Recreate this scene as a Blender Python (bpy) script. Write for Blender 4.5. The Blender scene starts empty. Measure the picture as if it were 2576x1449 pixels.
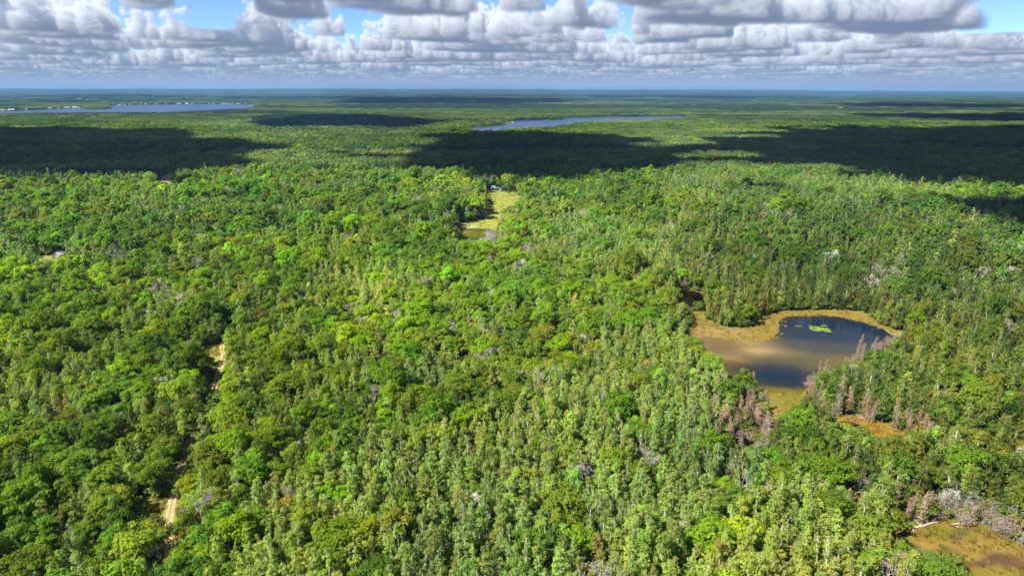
import bpy, math, random, time
import numpy as np
from mathutils import Vector, Matrix, Euler
T_START = time.time()
random.seed(7)
RNG = np.random.default_rng(2024)
scene = bpy.context.scene

# ================================================================ camera
CAM_H, PITCH, ROLL, FOC = 100.0, math.radians(16.13), math.radians(0.14), 24/36*1024
cam_d = bpy.data.cameras.new('camera'); cam = bpy.data.objects.new('camera', cam_d)
scene.collection.objects.link(cam); scene.camera = cam
cam_d.sensor_width = 36; cam_d.lens = 24; cam_d.clip_start = 1.0; cam_d.clip_end = 120000
cam.location = (0, 0, CAM_H)
cam.rotation_euler = (Matrix.Rotation(math.pi/2-PITCH, 3, 'X') @ Matrix.Rotation(ROLL, 3, 'Z')).to_euler()

# ================================================================ sun, exposure
SUN_EL, SUN_AZ = math.radians(49), math.radians(-120)          # azimuth clockwise from +Y (the view): from the left, a little behind
SUN_DIR = np.array((math.sin(SUN_AZ)*math.cos(SUN_EL), math.cos(SUN_AZ)*math.cos(SUN_EL), math.sin(SUN_EL)))
EXPOSURE = 1.68
scene.view_settings.view_transform = 'Standard'; scene.view_settings.look = 'None'
scene.view_settings.exposure = EXPOSURE; scene.view_settings.gamma = 1
scene.view_settings.use_curve_mapping = False
sd = bpy.data.lights.new('sun', 'SUN'); so = bpy.data.objects.new('sun', sd); scene.collection.objects.link(so)
sd.energy = 5.0; sd.angle = math.radians(.53); sd.color = (1, .955, .87)
so.rotation_euler = Vector(SUN_DIR).to_track_quat('Z', 'Y').to_euler(); so.location = (0, 0, 5000)

# ================================================================ sky: Nishita air with a field of cumulus marched through in numpy
def spec(rng, shape, cells, lo, hi, p):
    f = np.fft.rfftn(rng.standard_normal(shape).astype(np.float32))
    ks = [np.fft.fftfreq(n, c) for n, c in zip(shape[:-1], cells[:-1])] + [np.fft.rfftfreq(shape[-1], cells[-1])]
    k = np.sqrt(sum(g**2 for g in np.meshgrid(*ks, indexing='ij')))
    w = np.where((k > 1/hi) & (k < 1/lo), np.maximum(k, 1e-9)**(-p), 0)
    a = np.fft.irfftn(f*w, s=shape, axes=range(len(shape)))
    return (a/a.std()).astype(np.float32)

class CloudField:
    N, NZ, CELL, DZ, Z0 = 480, 44, 76.0, 40.0, 1750.0
    def __init__(s):
        rng = np.random.default_rng(11)
        N, NZ, C, DZ = s.N, s.NZ, s.CELL, s.DZ
        F = spec(rng, (N, N), (C, C), 2300, 12000, 1.35) + .50*spec(rng, (N, N), (C, C), 12000, 36000, 1.0) + .38*spec(rng, (N, N), (C, C), 500, 2300, 1.5)
        n3 = spec(rng, (N, N, NZ), (C, C, DZ), 170, 1200, 2.1)
        zz = ((np.arange(NZ, dtype=np.float32)+.5)/NZ)[None, None, :]
        top = (np.clip((F-.72)/1.5, 0, 1)**.45*.90).astype(np.float32)
        d = (top[:, :, None]-zz)*3.0-.12 + n3*.42*(.25+zz*1.5)
        dens = np.clip(d*4.5, 0, 1)*np.clip(zz/.07, 0, 1); dens[top <= .02] = 0
        tau = np.zeros_like(dens); r = 0.0
        for st in (50, 75, 100, 140, 190, 250, 320):
            r += st
            ix, iy, iz = (int(round(SUN_DIR[0]*r/C)), int(round(SUN_DIR[1]*r/C)), int(round(SUN_DIR[2]*r/DZ)))
            q = np.roll(dens, (-ix, -iy), (0, 1))
            if iz > 0:
                q2 = np.zeros_like(q); q2[:, :, :-iz] = q[:, :, iz:]; q = q2
            tau += q*st
        s.dens, s.tau = dens.astype(np.float32), tau.astype(np.float32)
    def march(s, az, el, steps):
        N, NZ, CELL, DZ, Z0 = s.N, s.NZ, s.CELL, s.DZ, s.Z0
        rng = np.random.default_rng(5); n = az.size
        se, ce = np.sin(el), np.cos(el); dx, dy = np.sin(az)*ce, np.cos(az)*ce
        t0 = Z0/se; dt = NZ*DZ/se/steps
        T = np.ones(n, np.float32); C = np.zeros((n, 3), np.float32); jit = rng.random(n).astype(np.float32)*.4+.3
        sunc = np.array((1, .98, .94), np.float32)*1.04
        lo = np.array((.165, .240, .385), np.float32); hi = np.array((.36, .46, .64), np.float32); hz = np.array((.34, .48, .74), np.float32)
        for k in range(steps):
            idx = np.nonzero(T > .015)[0]
            if not idx.size: break
            t = t0[idx]+(k+jit[idx])*dt[idx]
            px, py, pz = dx[idx]*t, dy[idx]*t, t*se[idx]-Z0
            fx, fy, fz = (px+3300)/CELL, (py+1200)/CELL, pz/DZ-.5
            i0, j0, k0 = (np.floor(v).astype(np.int32) for v in (fx, fy, fz))
            ux, uy, uz = ((v-w).astype(np.float32) for v, w in ((fx, i0), (fy, j0), (fz, k0)))
            D = np.zeros(idx.size, np.float32); U = np.zeros(idx.size, np.float32)
            for a in (0, 1):
                for b in (0, 1):
                    for c in (0, 1):
                        w = (ux if a else 1-ux)*(uy if b else 1-uy)*(uz if c else 1-uz)
                        q = ((i0+a) % N, (j0+b) % N, np.clip(k0+c, 0, NZ-1))
                        D += w*s.dens[q]; U += w*s.tau[q]
            q = (np.floor(fx*5.3).astype(np.int32) % N, np.floor(fy*5.3).astype(np.int32) % N, np.floor(np.abs(fz)*4.1).astype(np.int32) % NZ)
            D = np.clip(D*1.25-.22*s.dens[q]*(1-D), 0, 1)
            dist = np.hypot(px, py); brg = np.degrees(np.arctan2(px, py))
            for a_, w_, e_ in ((-22.4, 3.2, 4.1), (35.8, 5.0, 3.6), (-38.5, 2.0, 5.0), (3.6, 1.0, 5.9)):        # lanes of clear air
                D = np.clip(D-1.5*np.exp(-((brg-a_+1.0*np.sin(pz/420+dist/2100+a_)+.5*np.sin(pz/170+dist/900))/w_)**4)*np.clip((np.degrees(np.arctan2(pz+Z0, dist))-e_)/.6+.5, 0, 1), 0, 1)
            a_ = 1-np.exp(-D*.006*dt[idx])
            h = np.clip(pz/(NZ*DZ), 0, 1); ts = U*.0052
            lit = (.72*np.exp(-ts)+.28*np.exp(-ts*.22))*(.45+.55*np.clip(h*3.5, 0, 1))
            col = sunc*lit[:, None]+(lo*(1-h)[:, None]+hi*h[:, None])*.72
            far = np.clip(1-np.exp(-(t/105000)**1.25), 0, 1)[:, None]
            col = col*(1-far)+hz*far
            C[idx] += (T[idx]*a_)[:, None]*col; T[idx] *= 1-a_
        return np.concatenate([C, (1-T)[:, None]], 1)

def make_world():
    W, HN = 6144, 512
    cf = CloudField()
    u = (np.arange(W)+.5)/W; v = (np.arange(HN)+.5)/HN
    az = (u-.5)*2*math.pi; el = np.maximum(v**2*math.pi/2, math.radians(.12))
    # coarse all round, fine towards the low sky ahead
    cu, cv = u.reshape(-1, 6).mean(1), v.reshape(-1, 3)[:, 1] if HN % 3 == 0 else v[::4]
    A, E = np.meshgrid((cu-.5)*2*math.pi, np.maximum(cv**2*math.pi/2, math.radians(.12)))
    lowr = cf.march(A.ravel(), E.ravel(), 48).reshape(len(cv), len(cu), 4)
    xi = np.clip(np.interp(u, cu, np.arange(len(cu))), 0, len(cu)-1.001); yi = np.clip(np.interp(v, cv, np.arange(len(cv))), 0, len(cv)-1.001)
    x0, y0 = xi.astype(int), yi.astype(int); fx, fy = (xi-x0)[None, :, None], (yi-y0)[:, None, None]
    rows = lowr[y0]*(1-fy)+lowr[y0+1]*fy
    img = (rows[:, x0]*(1-fx)+rows[:, x0+1]*fx).astype(np.float32)
    c0, c1 = np.searchsorted(az, math.radians(-44)), np.searchsorted(az, math.radians(44)); r1 = np.searchsorted(el, math.radians(9.5))
    A, E = np.meshgrid(az[c0:c1], el[:r1])
    rm = np.searchsorted(el, math.radians(3))
    img[:rm, c0:c1] = cf.march(A[:rm].ravel(), E[:rm].ravel(), 190).reshape(rm, c1-c0, 4)
    img[rm:r1, c0:c1] = cf.march(A[rm:].ravel(), E[rm:].ravel(), 110).reshape(r1-rm, c1-c0, 4)
    bi = bpy.data.images.new('cumulus_field', W, HN, alpha=True, float_buffer=True, is_data=True)
    bi.alpha_mode = 'CHANNEL_PACKED'
    bi.pixels.foreach_set(img.ravel()); bi.update(); bi.pack()
    w = bpy.data.worlds.new('World'); scene.world = w; w.use_nodes = True
    nt = w.node_tree; N = nt.nodes; L = nt.links; N.clear()
    def math_(op, a, b=None, clamp=False):
        n = N.new('ShaderNodeMath'); n.operation = op; n.use_clamp = clamp
        for i, x in enumerate((a, b)):
            if x is None: continue
            if isinstance(x, (int, float)): n.inputs[i].default_value = x
            else: L.new(x, n.inputs[i])
        return n.outputs[0]
    tc = N.new('ShaderNodeTexCoord'); sp = N.new('ShaderNodeSeparateXYZ'); L.new(tc.outputs['Generated'], sp.inputs[0])
    U = math_('ADD', math_('MULTIPLY', math_('ARCTAN2', sp.outputs[0], sp.outputs[1]), 1/(2*math.pi)), .5)
    V = math_('SQRT', math_('MULTIPLY', math_('ARCSINE', math_('MAXIMUM', sp.outputs[2], 1e-5)), 2/math.pi))
    cb = N.new('ShaderNodeCombineXYZ'); L.new(U, cb.inputs[0]); L.new(math_('MINIMUM', math_('MAXIMUM', V, .5/HN), 1-.5/HN), cb.inputs[1])
    it = N.new('ShaderNodeTexImage'); it.image = bi; it.extension = 'EXTEND'; it.interpolation = 'Cubic'; L.new(cb.outputs[0], it.inputs[0])
    sky = N.new('ShaderNodeTexSky'); sky.sky_type = 'NISHITA'; sky.sun_disc = False
    sky.sun_elevation = SUN_EL; sky.sun_rotation = SUN_AZ % (2*math.pi); sky.altitude = 300; sky.air_density = .42; sky.dust_density = .0; sky.ozone_density = 6.0
    bg1 = N.new('ShaderNodeBackground'); bg1.inputs[1].default_value = .072; L.new(sky.outputs[0], bg1.inputs[0])
    bg2 = N.new('ShaderNodeBackground'); bg2.inputs[1].default_value = 2**-EXPOSURE; L.new(it.outputs['Color'], bg2.inputs[0])
    # clouds are stored premultiplied: clear air x (1 - cover) + cloud light
    tr = N.new('ShaderNodeMixShader'); L.new(it.outputs['Alpha'], tr.inputs[0]); L.new(bg1.outputs[0], tr.inputs[1])
    ad = N.new('ShaderNodeAddShader'); L.new(tr.outputs[0], ad.inputs[0]); L.new(bg2.outputs[0], ad.inputs[1])
    out = N.new('ShaderNodeOutputWorld'); L.new(ad.outputs[0], out.inputs[0])
    w.cycles.sampling_method = 'MANUAL'; w.cycles.sample_map_resolution = 1024
make_world()
print('sky', round(time.time()-T_START, 1))

cy = scene.cycles
cy.max_bounces = 5; cy.diffuse_bounces = 3; cy.glossy_bounces = 2; cy.transmission_bounces = 3; cy.transparent_max_bounces = 6; cy.volume_bounces = 0
cy.caustics_reflective = False; cy.caustics_refractive = False
cy.use_denoising = True; cy.use_adaptive_sampling = True; cy.adaptive_threshold = .02

# ================================================================ picture -> place (positions are read off the photograph at 2576 x 1449)
CP, SP_, CR, SR = math.cos(PITCH), math.sin(PITCH), math.cos(ROLL), math.sin(ROLL)
def G(X, Y, z=0.0):
    u = (np.asarray(X, float)*1024/2576-512)/FOC; v = (287.5-np.asarray(Y, float)*575/1449)/FOC
    u, v = u*CR-v*SR, u*SR+v*CR
    dz = -SP_+v*CP; t = (z-CAM_H)/np.minimum(dz, -1e-4)
    return np.stack([u*t, (CP+v*SP_)*t, np.full_like(u, z)], -1)
def P(p):
    p = np.asarray(p, float); x, y, z = p[..., 0], p[..., 1], p[..., 2]-CAM_H
    d = y*CP-z*SP_; d = np.where(d < 1, 1, d)
    u, v = x/d, (y*SP_+z*CP)/d
    u, v = u*CR+v*SR, -u*SR+v*CR
    return (u*FOC+512)*2576/1024, (287.5-v*FOC)*1449/575
def poly(pts, z=0.0): return G(np.array([p[0] for p in pts]), np.array([p[1] for p in pts]), z)[:, :2]
def inside(px, py, q):
    r = np.zeros(np.shape(px), bool); n = len(q)
    for i in range(n):
        x0, y0 = q[i]; x1, y1 = q[(i+1) % n]
        if y0 == y1: continue
        r ^= ((y0 > py) != (y1 > py)) & (px < (x1-x0)*(py-y0)/(y1-y0)+x0)
    return r
def pdist(px, py, q, closed=True):
    d = np.full(np.shape(px), 1e18); n = len(q)
    for i in range(n if closed else n-1):
        a, b = np.array(q[i]), np.array(q[(i+1) % n]); e = b-a; l = max(e@e, 1e-9)
        t = np.clip(((px-a[0])*e[0]+(py-a[1])*e[1])/l, 0, 1)
        d = np.minimum(d, (px-a[0]-t*e[0])**2+(py-a[1]-t*e[1])**2)
    return np.sqrt(d)
def hashv(i, j, s):
    h = (i.astype(np.int64)*374761393+j.astype(np.int64)*668265263+s*974634541) & 0x7fffffff
    h = ((h ^ (h >> 13))*1274126177) & 0x7fffffff
    return ((h ^ (h >> 16)) & 0xffff)/65535.0
def vnoise(x, y, scale, seed=0, oct=3):
    r = 0; amp = 1; tot = 0
    for o in range(oct):
        fx, fy = np.asarray(x)/scale+17.3*o, np.asarray(y)/scale-9.1*o
        i, j = np.floor(fx).astype(np.int64), np.floor(fy).astype(np.int64); a, b = fx-i, fy-j
        a, b = a*a*(3-2*a), b*b*(3-2*b); s = seed*13+o
        r = r+amp*((hashv(i, j, s)*(1-a)+hashv(i+1, j, s)*a)*(1-b)+(hashv(i, j+1, s)*(1-a)+hashv(i+1, j+1, s)*a)*b)
        tot += amp; amp *= .5; scale *= .5
    return r/tot
def sstep(x, a, b):
    t = np.clip((x-a)/(b-a), 0, 1); return t*t*(3-2*t)
def rough(q, step, amp, seed):
    """a polygon's outline with natural small wobbles"""
    out = []; n = len(q)
    # Catmull-Rom through the points, then wobble
    for i in range(n):
        p0, p1, p2, p3 = (np.array(q[(i+k) % n]) for k in (-1, 0, 1, 2)); m = max(2, int(np.linalg.norm(p2-p1)/step))
        for k in range(m):
            t = k/m
            out.append(.5*(2*p1+(p2-p0)*t+(2*p0-5*p1+4*p2-p3)*t*t+(3*p1-p0-3*p2+p3)*t**3))
    o = np.array(out)
    w = np.stack([vnoise(o[:, 0], o[:, 1], amp*5, seed)-.5, vnoise(o[:, 0], o[:, 1], amp*5, seed+5)-.5], 1)*2*amp
    return o+w

# ---------------------------------------------------------------- outlines
I_LAKE_L = [(-700, 283), (-300, 282), (0, 280.5), (43, 279), (110, 276), (207, 272.5), (215, 275), (240, 275.5), (275, 274.5), (284, 272), (268, 268.5), (262, 266.5), (333, 264.3), (450, 263), (560, 262.6), (640, 263.2)]
N_LAKE_L = [(636, 269), (533, 276), (400, 282.2), (267, 282), (167, 282.5), (33, 283.8), (-300, 285.5), (-700, 287)]
I_LAKE_M = [(1186, 323), (1230, 320), (1290, 311.5), (1292, 304.5), (1340, 303.3), (1407, 303), (1433, 297.5), (1530, 295), (1620, 294), (1730, 293.3)]
N_LAKE_M = [(1716, 295.5), (1597, 302), (1463, 306), (1390, 317), (1313, 321), (1217, 327.5), (1186, 327.5)]
LAKE_L = np.concatenate([poly(I_LAKE_L), poly(N_LAKE_L, 13.5)])
LAKE_M = np.concatenate([poly(I_LAKE_M), poly(N_LAKE_M, 12.5)])
I_POND = [(1764, 850), (1817, 854), (1871, 856), (1925, 856), (1957, 848), (1961, 810), (1990, 798), (2037, 793), (2096, 796), (2155, 808), (2203, 822), (2238, 841), (2255, 848), (2228, 872), (2182, 898), (2125, 914), (2075, 944), (2030, 972), (2016, 990), (1975, 992), (1940, 990), (1905, 1012), (1860, 988), (1808, 955), (1762, 905), (1750, 868)]
POND = rough(poly(I_POND), .8, 1.7, 1)
I_SEDGE = [(1722, 838), (1738, 818), (1748, 788), (1762, 779), (1776, 790), (1788, 806), (1830, 824), (1883, 823), (1905, 815), (1918, 793), (1954, 784), (2037, 779), (2110, 781), (2167, 786), (2185, 798), (2230, 822), (2272, 842), (2240, 872), (2190, 905), (2135, 922), (2085, 955), (2045, 985), (2030, 1030), (1985, 1062), (1950, 1090), (1895, 1100), (1905, 1050), (1930, 1010), (1900, 1020), (1850, 998), (1795, 962), (1745, 912), (1730, 872)]
SEDGE = rough(poly(I_SEDGE), 1.0, 2.2, 2)
I_BOG = [(2250, 1338), (2290, 1320), (2364, 1312), (2447, 1314), (2497, 1333), (2547, 1361), (2600, 1380), (2720, 1440), (2780, 1600), (2520, 1600), (2440, 1470), (2405, 1430), (2364, 1402), (2314, 1380), (2254, 1356)]
BOG = rough(poly(I_BOG), .7, 1.3, 3)
I_STRIP = [(2100, 1046), (2150, 1043), (2198, 1058), (2245, 1074), (2290, 1094), (2270, 1104), (2215, 1100), (2160, 1085), (2112, 1076)]
STRIP = rough(poly(I_STRIP), 1.0, .7, 4)
I_POOL = [(1830, 1100), (1862, 1098), (1895, 1108), (1888, 1132), (1862, 1136), (1838, 1124)]
POOL = rough(poly(I_POOL), .8, .5, 5)
I_MEADOW = [(1223, 480), (1243, 479), (1269, 483), (1292, 484), (1310, 497), (1304, 512), (1294, 516), (1272, 526), (1268, 538), (1262, 556), (1252, 585), (1256, 640), (1148, 640), (1150, 600), (1151, 564), (1175, 561), (1190, 555), (1218, 553), (1217, 533), (1240, 531), (1242, 514), (1228, 495)]
MEADOW = rough(poly(I_MEADOW), 2, 2.4, 6)
I_POND2 = [(1156, 579), (1175, 576), (1205, 576), (1240, 577), (1250, 590), (1254, 635), (1200, 642), (1150, 638), (1152, 600)]
POND2 = rough(poly(I_POND2), 2, 1.2, 7)
I_POOL3 = [(1704, 736), (1740, 734), (1768, 741), (1772, 775), (1735, 780), (1708, 765)]
POOL3 = rough(poly(I_POOL3), 1, .8, 8)
I_CLEAR_A = [(498, 878), (522, 866), (550, 863), (564, 874), (570, 900), (562, 924), (545, 914), (518, 897)]
I_CLEAR_B = [(372, 1278), (398, 1255), (432, 1234), (446, 1246), (447, 1300), (440, 1345), (428, 1378), (414, 1352), (388, 1330), (368, 1300)]
CLEAR_A, CLEAR_B = rough(poly(I_CLEAR_A), 1, .7, 9), rough(poly(I_CLEAR_B), .7, .5, 10)
I_YARD = [(40, 655), (85, 646), (140, 640), (172, 640), (178, 652), (120, 662), (60, 668)]
YARD = rough(poly(I_YARD), 2, 1, 11)
I_ROAD = [(405, 464), (411, 445), (424, 436), (438, 430), (448, 432), (447, 444), (436, 450), (430, 464)]
ROADBAY = rough(poly(I_ROAD), 2, 1, 12)
TRAIL = poly([(590, 560), (594, 600), (597, 645), (600, 690), (600, 740), (597, 790), (580, 830), (560, 868), (562, 895), (559, 912), (550, 940), (540, 978), (528, 1010), (515, 1040), (503, 1072), (480, 1105), (470, 1140), (455, 1180), (443, 1215), (436, 1250), (428, 1290), (421, 1320), (422, 1350), (428, 1385), (432, 1430), (430, 1500), (420, 1620)])
FARROAD = poly([(395, 480), (412, 460), (417, 449), (427, 440), (441, 433), (455, 428), (480, 422)])
def catmull(q, step):
    out = []
    for i in range(len(q)-1):
        p1, p2 = q[i], q[i+1]; p0 = q[max(i-1, 0)]; p3 = q[min(i+2, len(q)-1)]; m = max(2, int(np.linalg.norm(p2-p1)/step))
        for k in range(m):
            t = k/m; out.append(.5*(2*p1+(p2-p0)*t+(2*p0-5*p1+4*p2-p3)*t*t+(3*p1-p0-3*p2+p3)*t**3))
    return np.array(out+[q[-1]])
TRAIL, FARROAD = catmull(TRAIL, 1.5), catmull(FARROAD, 4)

def height(x, y):
    r = np.hypot(x, y)
    h = (vnoise(x, y, 700, 31)-.45)*26*sstep(r, 1100, 2600)+(vnoise(x, y, 2600, 32)-.45)*60*sstep(r, 5200, 14000)
    ridge = sstep(r, 14000, 25000)*(90+24*(vnoise(np.arctan2(x, y)*60, r*0, 7, 33)-.5)+12*np.exp(-(np.arctan2(x, y)/.4)**2))
    ridge = ridge*(1-.55*sstep(np.arctan2(x, y), math.radians(26), math.radians(33))*(1-sstep(r, 21000, 30000)))
    h = h+ridge
    far = r > 800
    k = np.ones_like(h)
    if np.any(far):
        xf, yf = x[far], y[far]
        dl = np.where(inside(xf, yf, LAKE_L), 0, pdist(xf, yf, LAKE_L)); dm = np.where(inside(xf, yf, LAKE_M), 0, pdist(xf, yf, LAKE_M))
        # the water lies open to the camera: the land before it stays flat too
        k[far] = sstep(dl, 60, 1300)*sstep(dm, 60, 700)
    return np.maximum(h*k, -2.0)

# ================================================================ mesh and material helpers
def mesh(name, v, f, mats=(), var=None, midx=None, smooth=False):
    me = bpy.data.meshes.new(name)
    v = np.ascontiguousarray(v, np.float32)
    if isinstance(f, np.ndarray):
        n, k = f.shape
        me.vertices.add(len(v)); me.vertices.foreach_set('co', v.ravel())
        me.loops.add(n*k); me.loops.foreach_set('vertex_index', f.ravel().astype(np.int32))
        me.polygons.add(n); me.polygons.foreach_set('loop_start', np.arange(0, n*k, k, dtype=np.int32))
        me.update(calc_edges=True)
    else:
        me.from_pydata(v.tolist(), [], f)
    for m in mats: me.materials.append(m)
    if midx is not None: me.polygons.foreach_set('material_index', np.asarray(midx, np.int32))
    if var is not None:
        a = me.attributes.new('var', 'FLOAT', 'POINT'); a.data.foreach_set('value', np.asarray(var, np.float32))
    if smooth: me.shade_smooth()
    me.validate(); me.update()
    return me
COL = scene.collection
def obj(name, me, parent=None, **props):
    o = bpy.data.objects.new(name, me); COL.objects.link(o); o.parent = parent
    for k, w in props.items(): o[k] = w
    return o
def material(name):
    m = bpy.data.materials.new(name); m.use_nodes = True; nt = m.node_tree; nt.nodes.clear()
    return m, nt, nt.nodes, nt.links
def node(nt, t, ins=None, **kw):
    n = nt.nodes.new(t)
    for k, w in kw.items(): setattr(n, k, w)
    for k, w in (ins or {}).items():
        s = n.inputs[k]
        if hasattr(w, 'is_linked') or isinstance(w, bpy.types.NodeSocket): nt.links.new(w, s)
        else: s.default_value = w
    return n
def ramp(nt, fac, stops, interp='LINEAR'):
    r = nt.nodes.new('ShaderNodeValToRGB'); cr = r.color_ramp; cr.interpolation = interp
    while len(cr.elements) < len(stops): cr.elements.new(.5)
    for e, (p, c) in zip(cr.elements, stops): e.position = p; e.color = (*c, 1)
    nt.links.new(fac, r.inputs[0]); return r.outputs[0]
def mixc(nt, f, a, b, blend='MIX'):
    n = nt.nodes.new('ShaderNodeMix'); n.data_type = 'RGBA'; n.blend_type = blend
    for s, w in ((n.inputs[0], f), (n.inputs[6], a), (n.inputs[7], b)):
        if isinstance(w, bpy.types.NodeSocket): nt.links.new(w, s)
        else: s.default_value = w if isinstance(w, (int, float)) else (*w, 1)
    return n.outputs[2]
def mth(nt, op, a, b=0.0, c=None, clamp=False):
    n = nt.nodes.new('ShaderNodeMath'); n.operation = op; n.use_clamp = clamp
    for i, w in enumerate((a, b, c)):
        if w is None: continue
        if isinstance(w, bpy.types.NodeSocket): nt.links.new(w, n.inputs[i])
        else: n.inputs[i].default_value = w
    return n.outputs[0]
def noise(nt, scale, detail=4, rough=.55, vec=None, dist=0):
    n = nt.nodes.new('ShaderNodeTexNoise'); n.inputs['Scale'].default_value = scale; n.inputs['Detail'].default_value = detail
    n.inputs['Roughness'].default_value = rough; n.inputs['Distortion'].default_value = dist
    if vec is None: vec = nt.nodes.new('ShaderNodeNewGeometry').outputs['Position']
    nt.links.new(vec, n.inputs['Vector']); return n.outputs['Fac']
def diffuse_out(nt, col, rough=1.0):
    d = node(nt, 'ShaderNodeBsdfDiffuse', {'Color': col, 'Roughness': .3}); o = node(nt, 'ShaderNodeOutputMaterial', {'Surface': d.outputs[0]})

def leaf_material(name, transl=.50, vlo=.84, vhi=1.20, warm=(1.06, 1.08, .60)):
    m, nt, N, L = material(name)
    t = node(nt, 'ShaderNodeAttribute', attribute_name='tint', attribute_type='INSTANCER')
    va = node(nt, 'ShaderNodeAttribute', attribute_name='var', attribute_type='GEOMETRY')
    k = mth(nt, 'MULTIPLY_ADD', va.outputs['Fac'], vhi-vlo, vlo)
    c = node(nt, 'ShaderNodeVectorMath', {0: t.outputs['Color'], 3: k}, operation='SCALE')
    cw = mixc(nt, mth(nt, 'MULTIPLY', va.outputs['Fac'], .55), c.outputs[0], node(nt, 'ShaderNodeVectorMath', {0: c.outputs[0], 1: warm}, operation='MULTIPLY').outputs[0])
    d = node(nt, 'ShaderNodeBsdfDiffuse', {'Color': cw})
    tl = node(nt, 'ShaderNodeBsdfTranslucent', {'Color': node(nt, 'ShaderNodeVectorMath', {0: cw, 1: (1.10, 1.28, .55)}, operation='MULTIPLY').outputs[0]})
    mx = node(nt, 'ShaderNodeMixShader', {0: transl, 1: d.outputs[0], 2: tl.outputs[0]})
    node(nt, 'ShaderNodeOutputMaterial', {'Surface': mx.outputs[0]})
    return m
M_LEAF = leaf_material('broad_leaves'); M_NEEDLE = leaf_material('needles', .16, .6, 1.4, (1.1, 1.05, .75)); M_TWIG = leaf_material('dry_twigs', .1, .7, 1.3, (1.15, 1.0, .85))
def bark(name, a, b, s=3.0):
    m, nt, N, L = material(name)
    tc = node(nt, 'ShaderNodeTexCoord'); mp = node(nt, 'ShaderNodeMapping', {'Vector': tc.outputs['Object'], 'Scale': (1, 1, .35)})
    diffuse_out(nt, ramp(nt, noise(nt, s, 4, .6, mp.outputs[0]), [(.3, a), (.7, b)])); return m
M_BARK = bark('grey_brown_bark', (.07, .055, .045), (.20, .17, .14)); M_PALEBARK = bark('pale_aspen_bark', (.28, .27, .22), (.55, .53, .46), 2)
M_DEADWOOD = bark('weathered_dead_wood', (.20, .18, .16), (.38, .355, .32)); M_PINEBARK = bark('pine_bark', (.09, .055, .04), (.20, .13, .09))

# ================================================================ the setting
def ground():
    rr = np.concatenate([[0.0], np.geomspace(30, 36000, 240)])
    a_in = np.radians(np.arange(-46, 46.01, .4)); a_out = np.radians(np.arange(50, 311, 4)); aa = np.concatenate([a_in, a_out])
    R, A = np.meshgrid(rr[1:], aa, indexing='ij'); x, y = R*np.sin(A), R*np.cos(A)
    v = np.concatenate([[[0, 0, 0]], np.stack([x, y, height(x, y)], -1).reshape(-1, 3)])
    n = len(aa); i, j = np.meshgrid(np.arange(len(rr)-2), np.arange(n), indexing='ij'); j2 = (j+1) % n
    f = np.stack([1+i*n+j, 1+i*n+j2, 1+(i+1)*n+j2, 1+(i+1)*n+j], -1).reshape(-1, 4)
    fs = f[:, ::-1].tolist()+[[0, 1+(k+1) % n, 1+k] for k in range(n)]
    m, nt, N, L = material('forest_floor')
    base = ramp(nt, noise(nt, .25, 6, .6), [(.3, (.035, .055, .018)), (.55, (.065, .085, .028)), (.75, (.10, .095, .045))])
    farc = ramp(nt, noise(nt, .002, 5, .6), [(.35, (.020, .042, .018)), (.6, (.038, .070, .022))])
    geo = node(nt, 'ShaderNodeNewGeometry'); ln = node(nt, 'ShaderNodeVectorMath', {0: geo.outputs['Position']}, operation='LENGTH')
    diffuse_out(nt, mixc(nt, mth(nt, 'MULTIPLY_ADD', ln.outputs['Value'], 1/1500, -.5, clamp=True), base, farc))
    return obj('ground', mesh('ground', v, fs, [m], smooth=True), kind='structure', label='forest floor rolling away to the far horizon')
ground()

def sheet(name, outline, z, mat, label, kind='structure'):
    import bmesh
    bm = bmesh.new(); vs = [bm.verts.new((p[0], p[1], z)) for p in outline]
    f = bm.faces.new(vs); f.normal_update()
    if f.normal.z < 0: f.normal_flip()
    bmesh.ops.triangulate(bm, faces=bm.faces[:]); me = bpy.data.meshes.new(name); bm.to_mesh(me); bm.free()
    me.materials.append(mat)
    return obj(name, me, kind=kind, label=label)
def patches(nt, col, spots):
    """spots of another colour with soft ragged edges: (x, y, rx, ry, angle, colour, strength)"""
    geo = node(nt, 'ShaderNodeNewGeometry')
    wob = node(nt, 'ShaderNodeTexNoise', {'Vector': geo.outputs['Position'], 'Scale': .16, 'Detail': 4})
    wv = node(nt, 'ShaderNodeVectorMath', {0: node(nt, 'ShaderNodeVectorMath', {0: wob.outputs['Color'], 1: (.5, .5, .5)}, operation='SUBTRACT').outputs[0], 3: 7.0}, operation='SCALE')
    pos = node(nt, 'ShaderNodeVectorMath', {0: geo.outputs['Position'], 1: wv.outputs[0]}, operation='ADD')
    for (x, y, rx, ry, an, c, s) in spots:
        d = node(nt, 'ShaderNodeVectorMath', {0: pos.outputs[0], 1: (x, y, 0)}, operation='SUBTRACT')
        rt = node(nt, 'ShaderNodeVectorRotate', {'Vector': d.outputs[0], 'Angle': -an}, rotation_type='Z_AXIS')
        sc = node(nt, 'ShaderNodeVectorMath', {0: rt.outputs[0], 1: (1/rx, 1/ry, 0)}, operation='MULTIPLY')
        ln = node(nt, 'ShaderNodeVectorMath', {0: sc.outputs[0]}, operation='LENGTH')
        k = node(nt, 'ShaderNodeMapRange', {'Value': ln.outputs['Value'], 'From Min': 1.35, 'From Max': .25, 'To Min': 0, 'To Max': s}, interpolation_type='SMOOTHSTEP')
        col = mixc(nt, k.outputs[0], col, c)
    return col
def spot(X, Y, rx, ry, c, s=1.0, an=0.0):
    p = G(X, Y); return (float(p[0]), float(p[1]), rx, ry, an, c, s)

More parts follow.
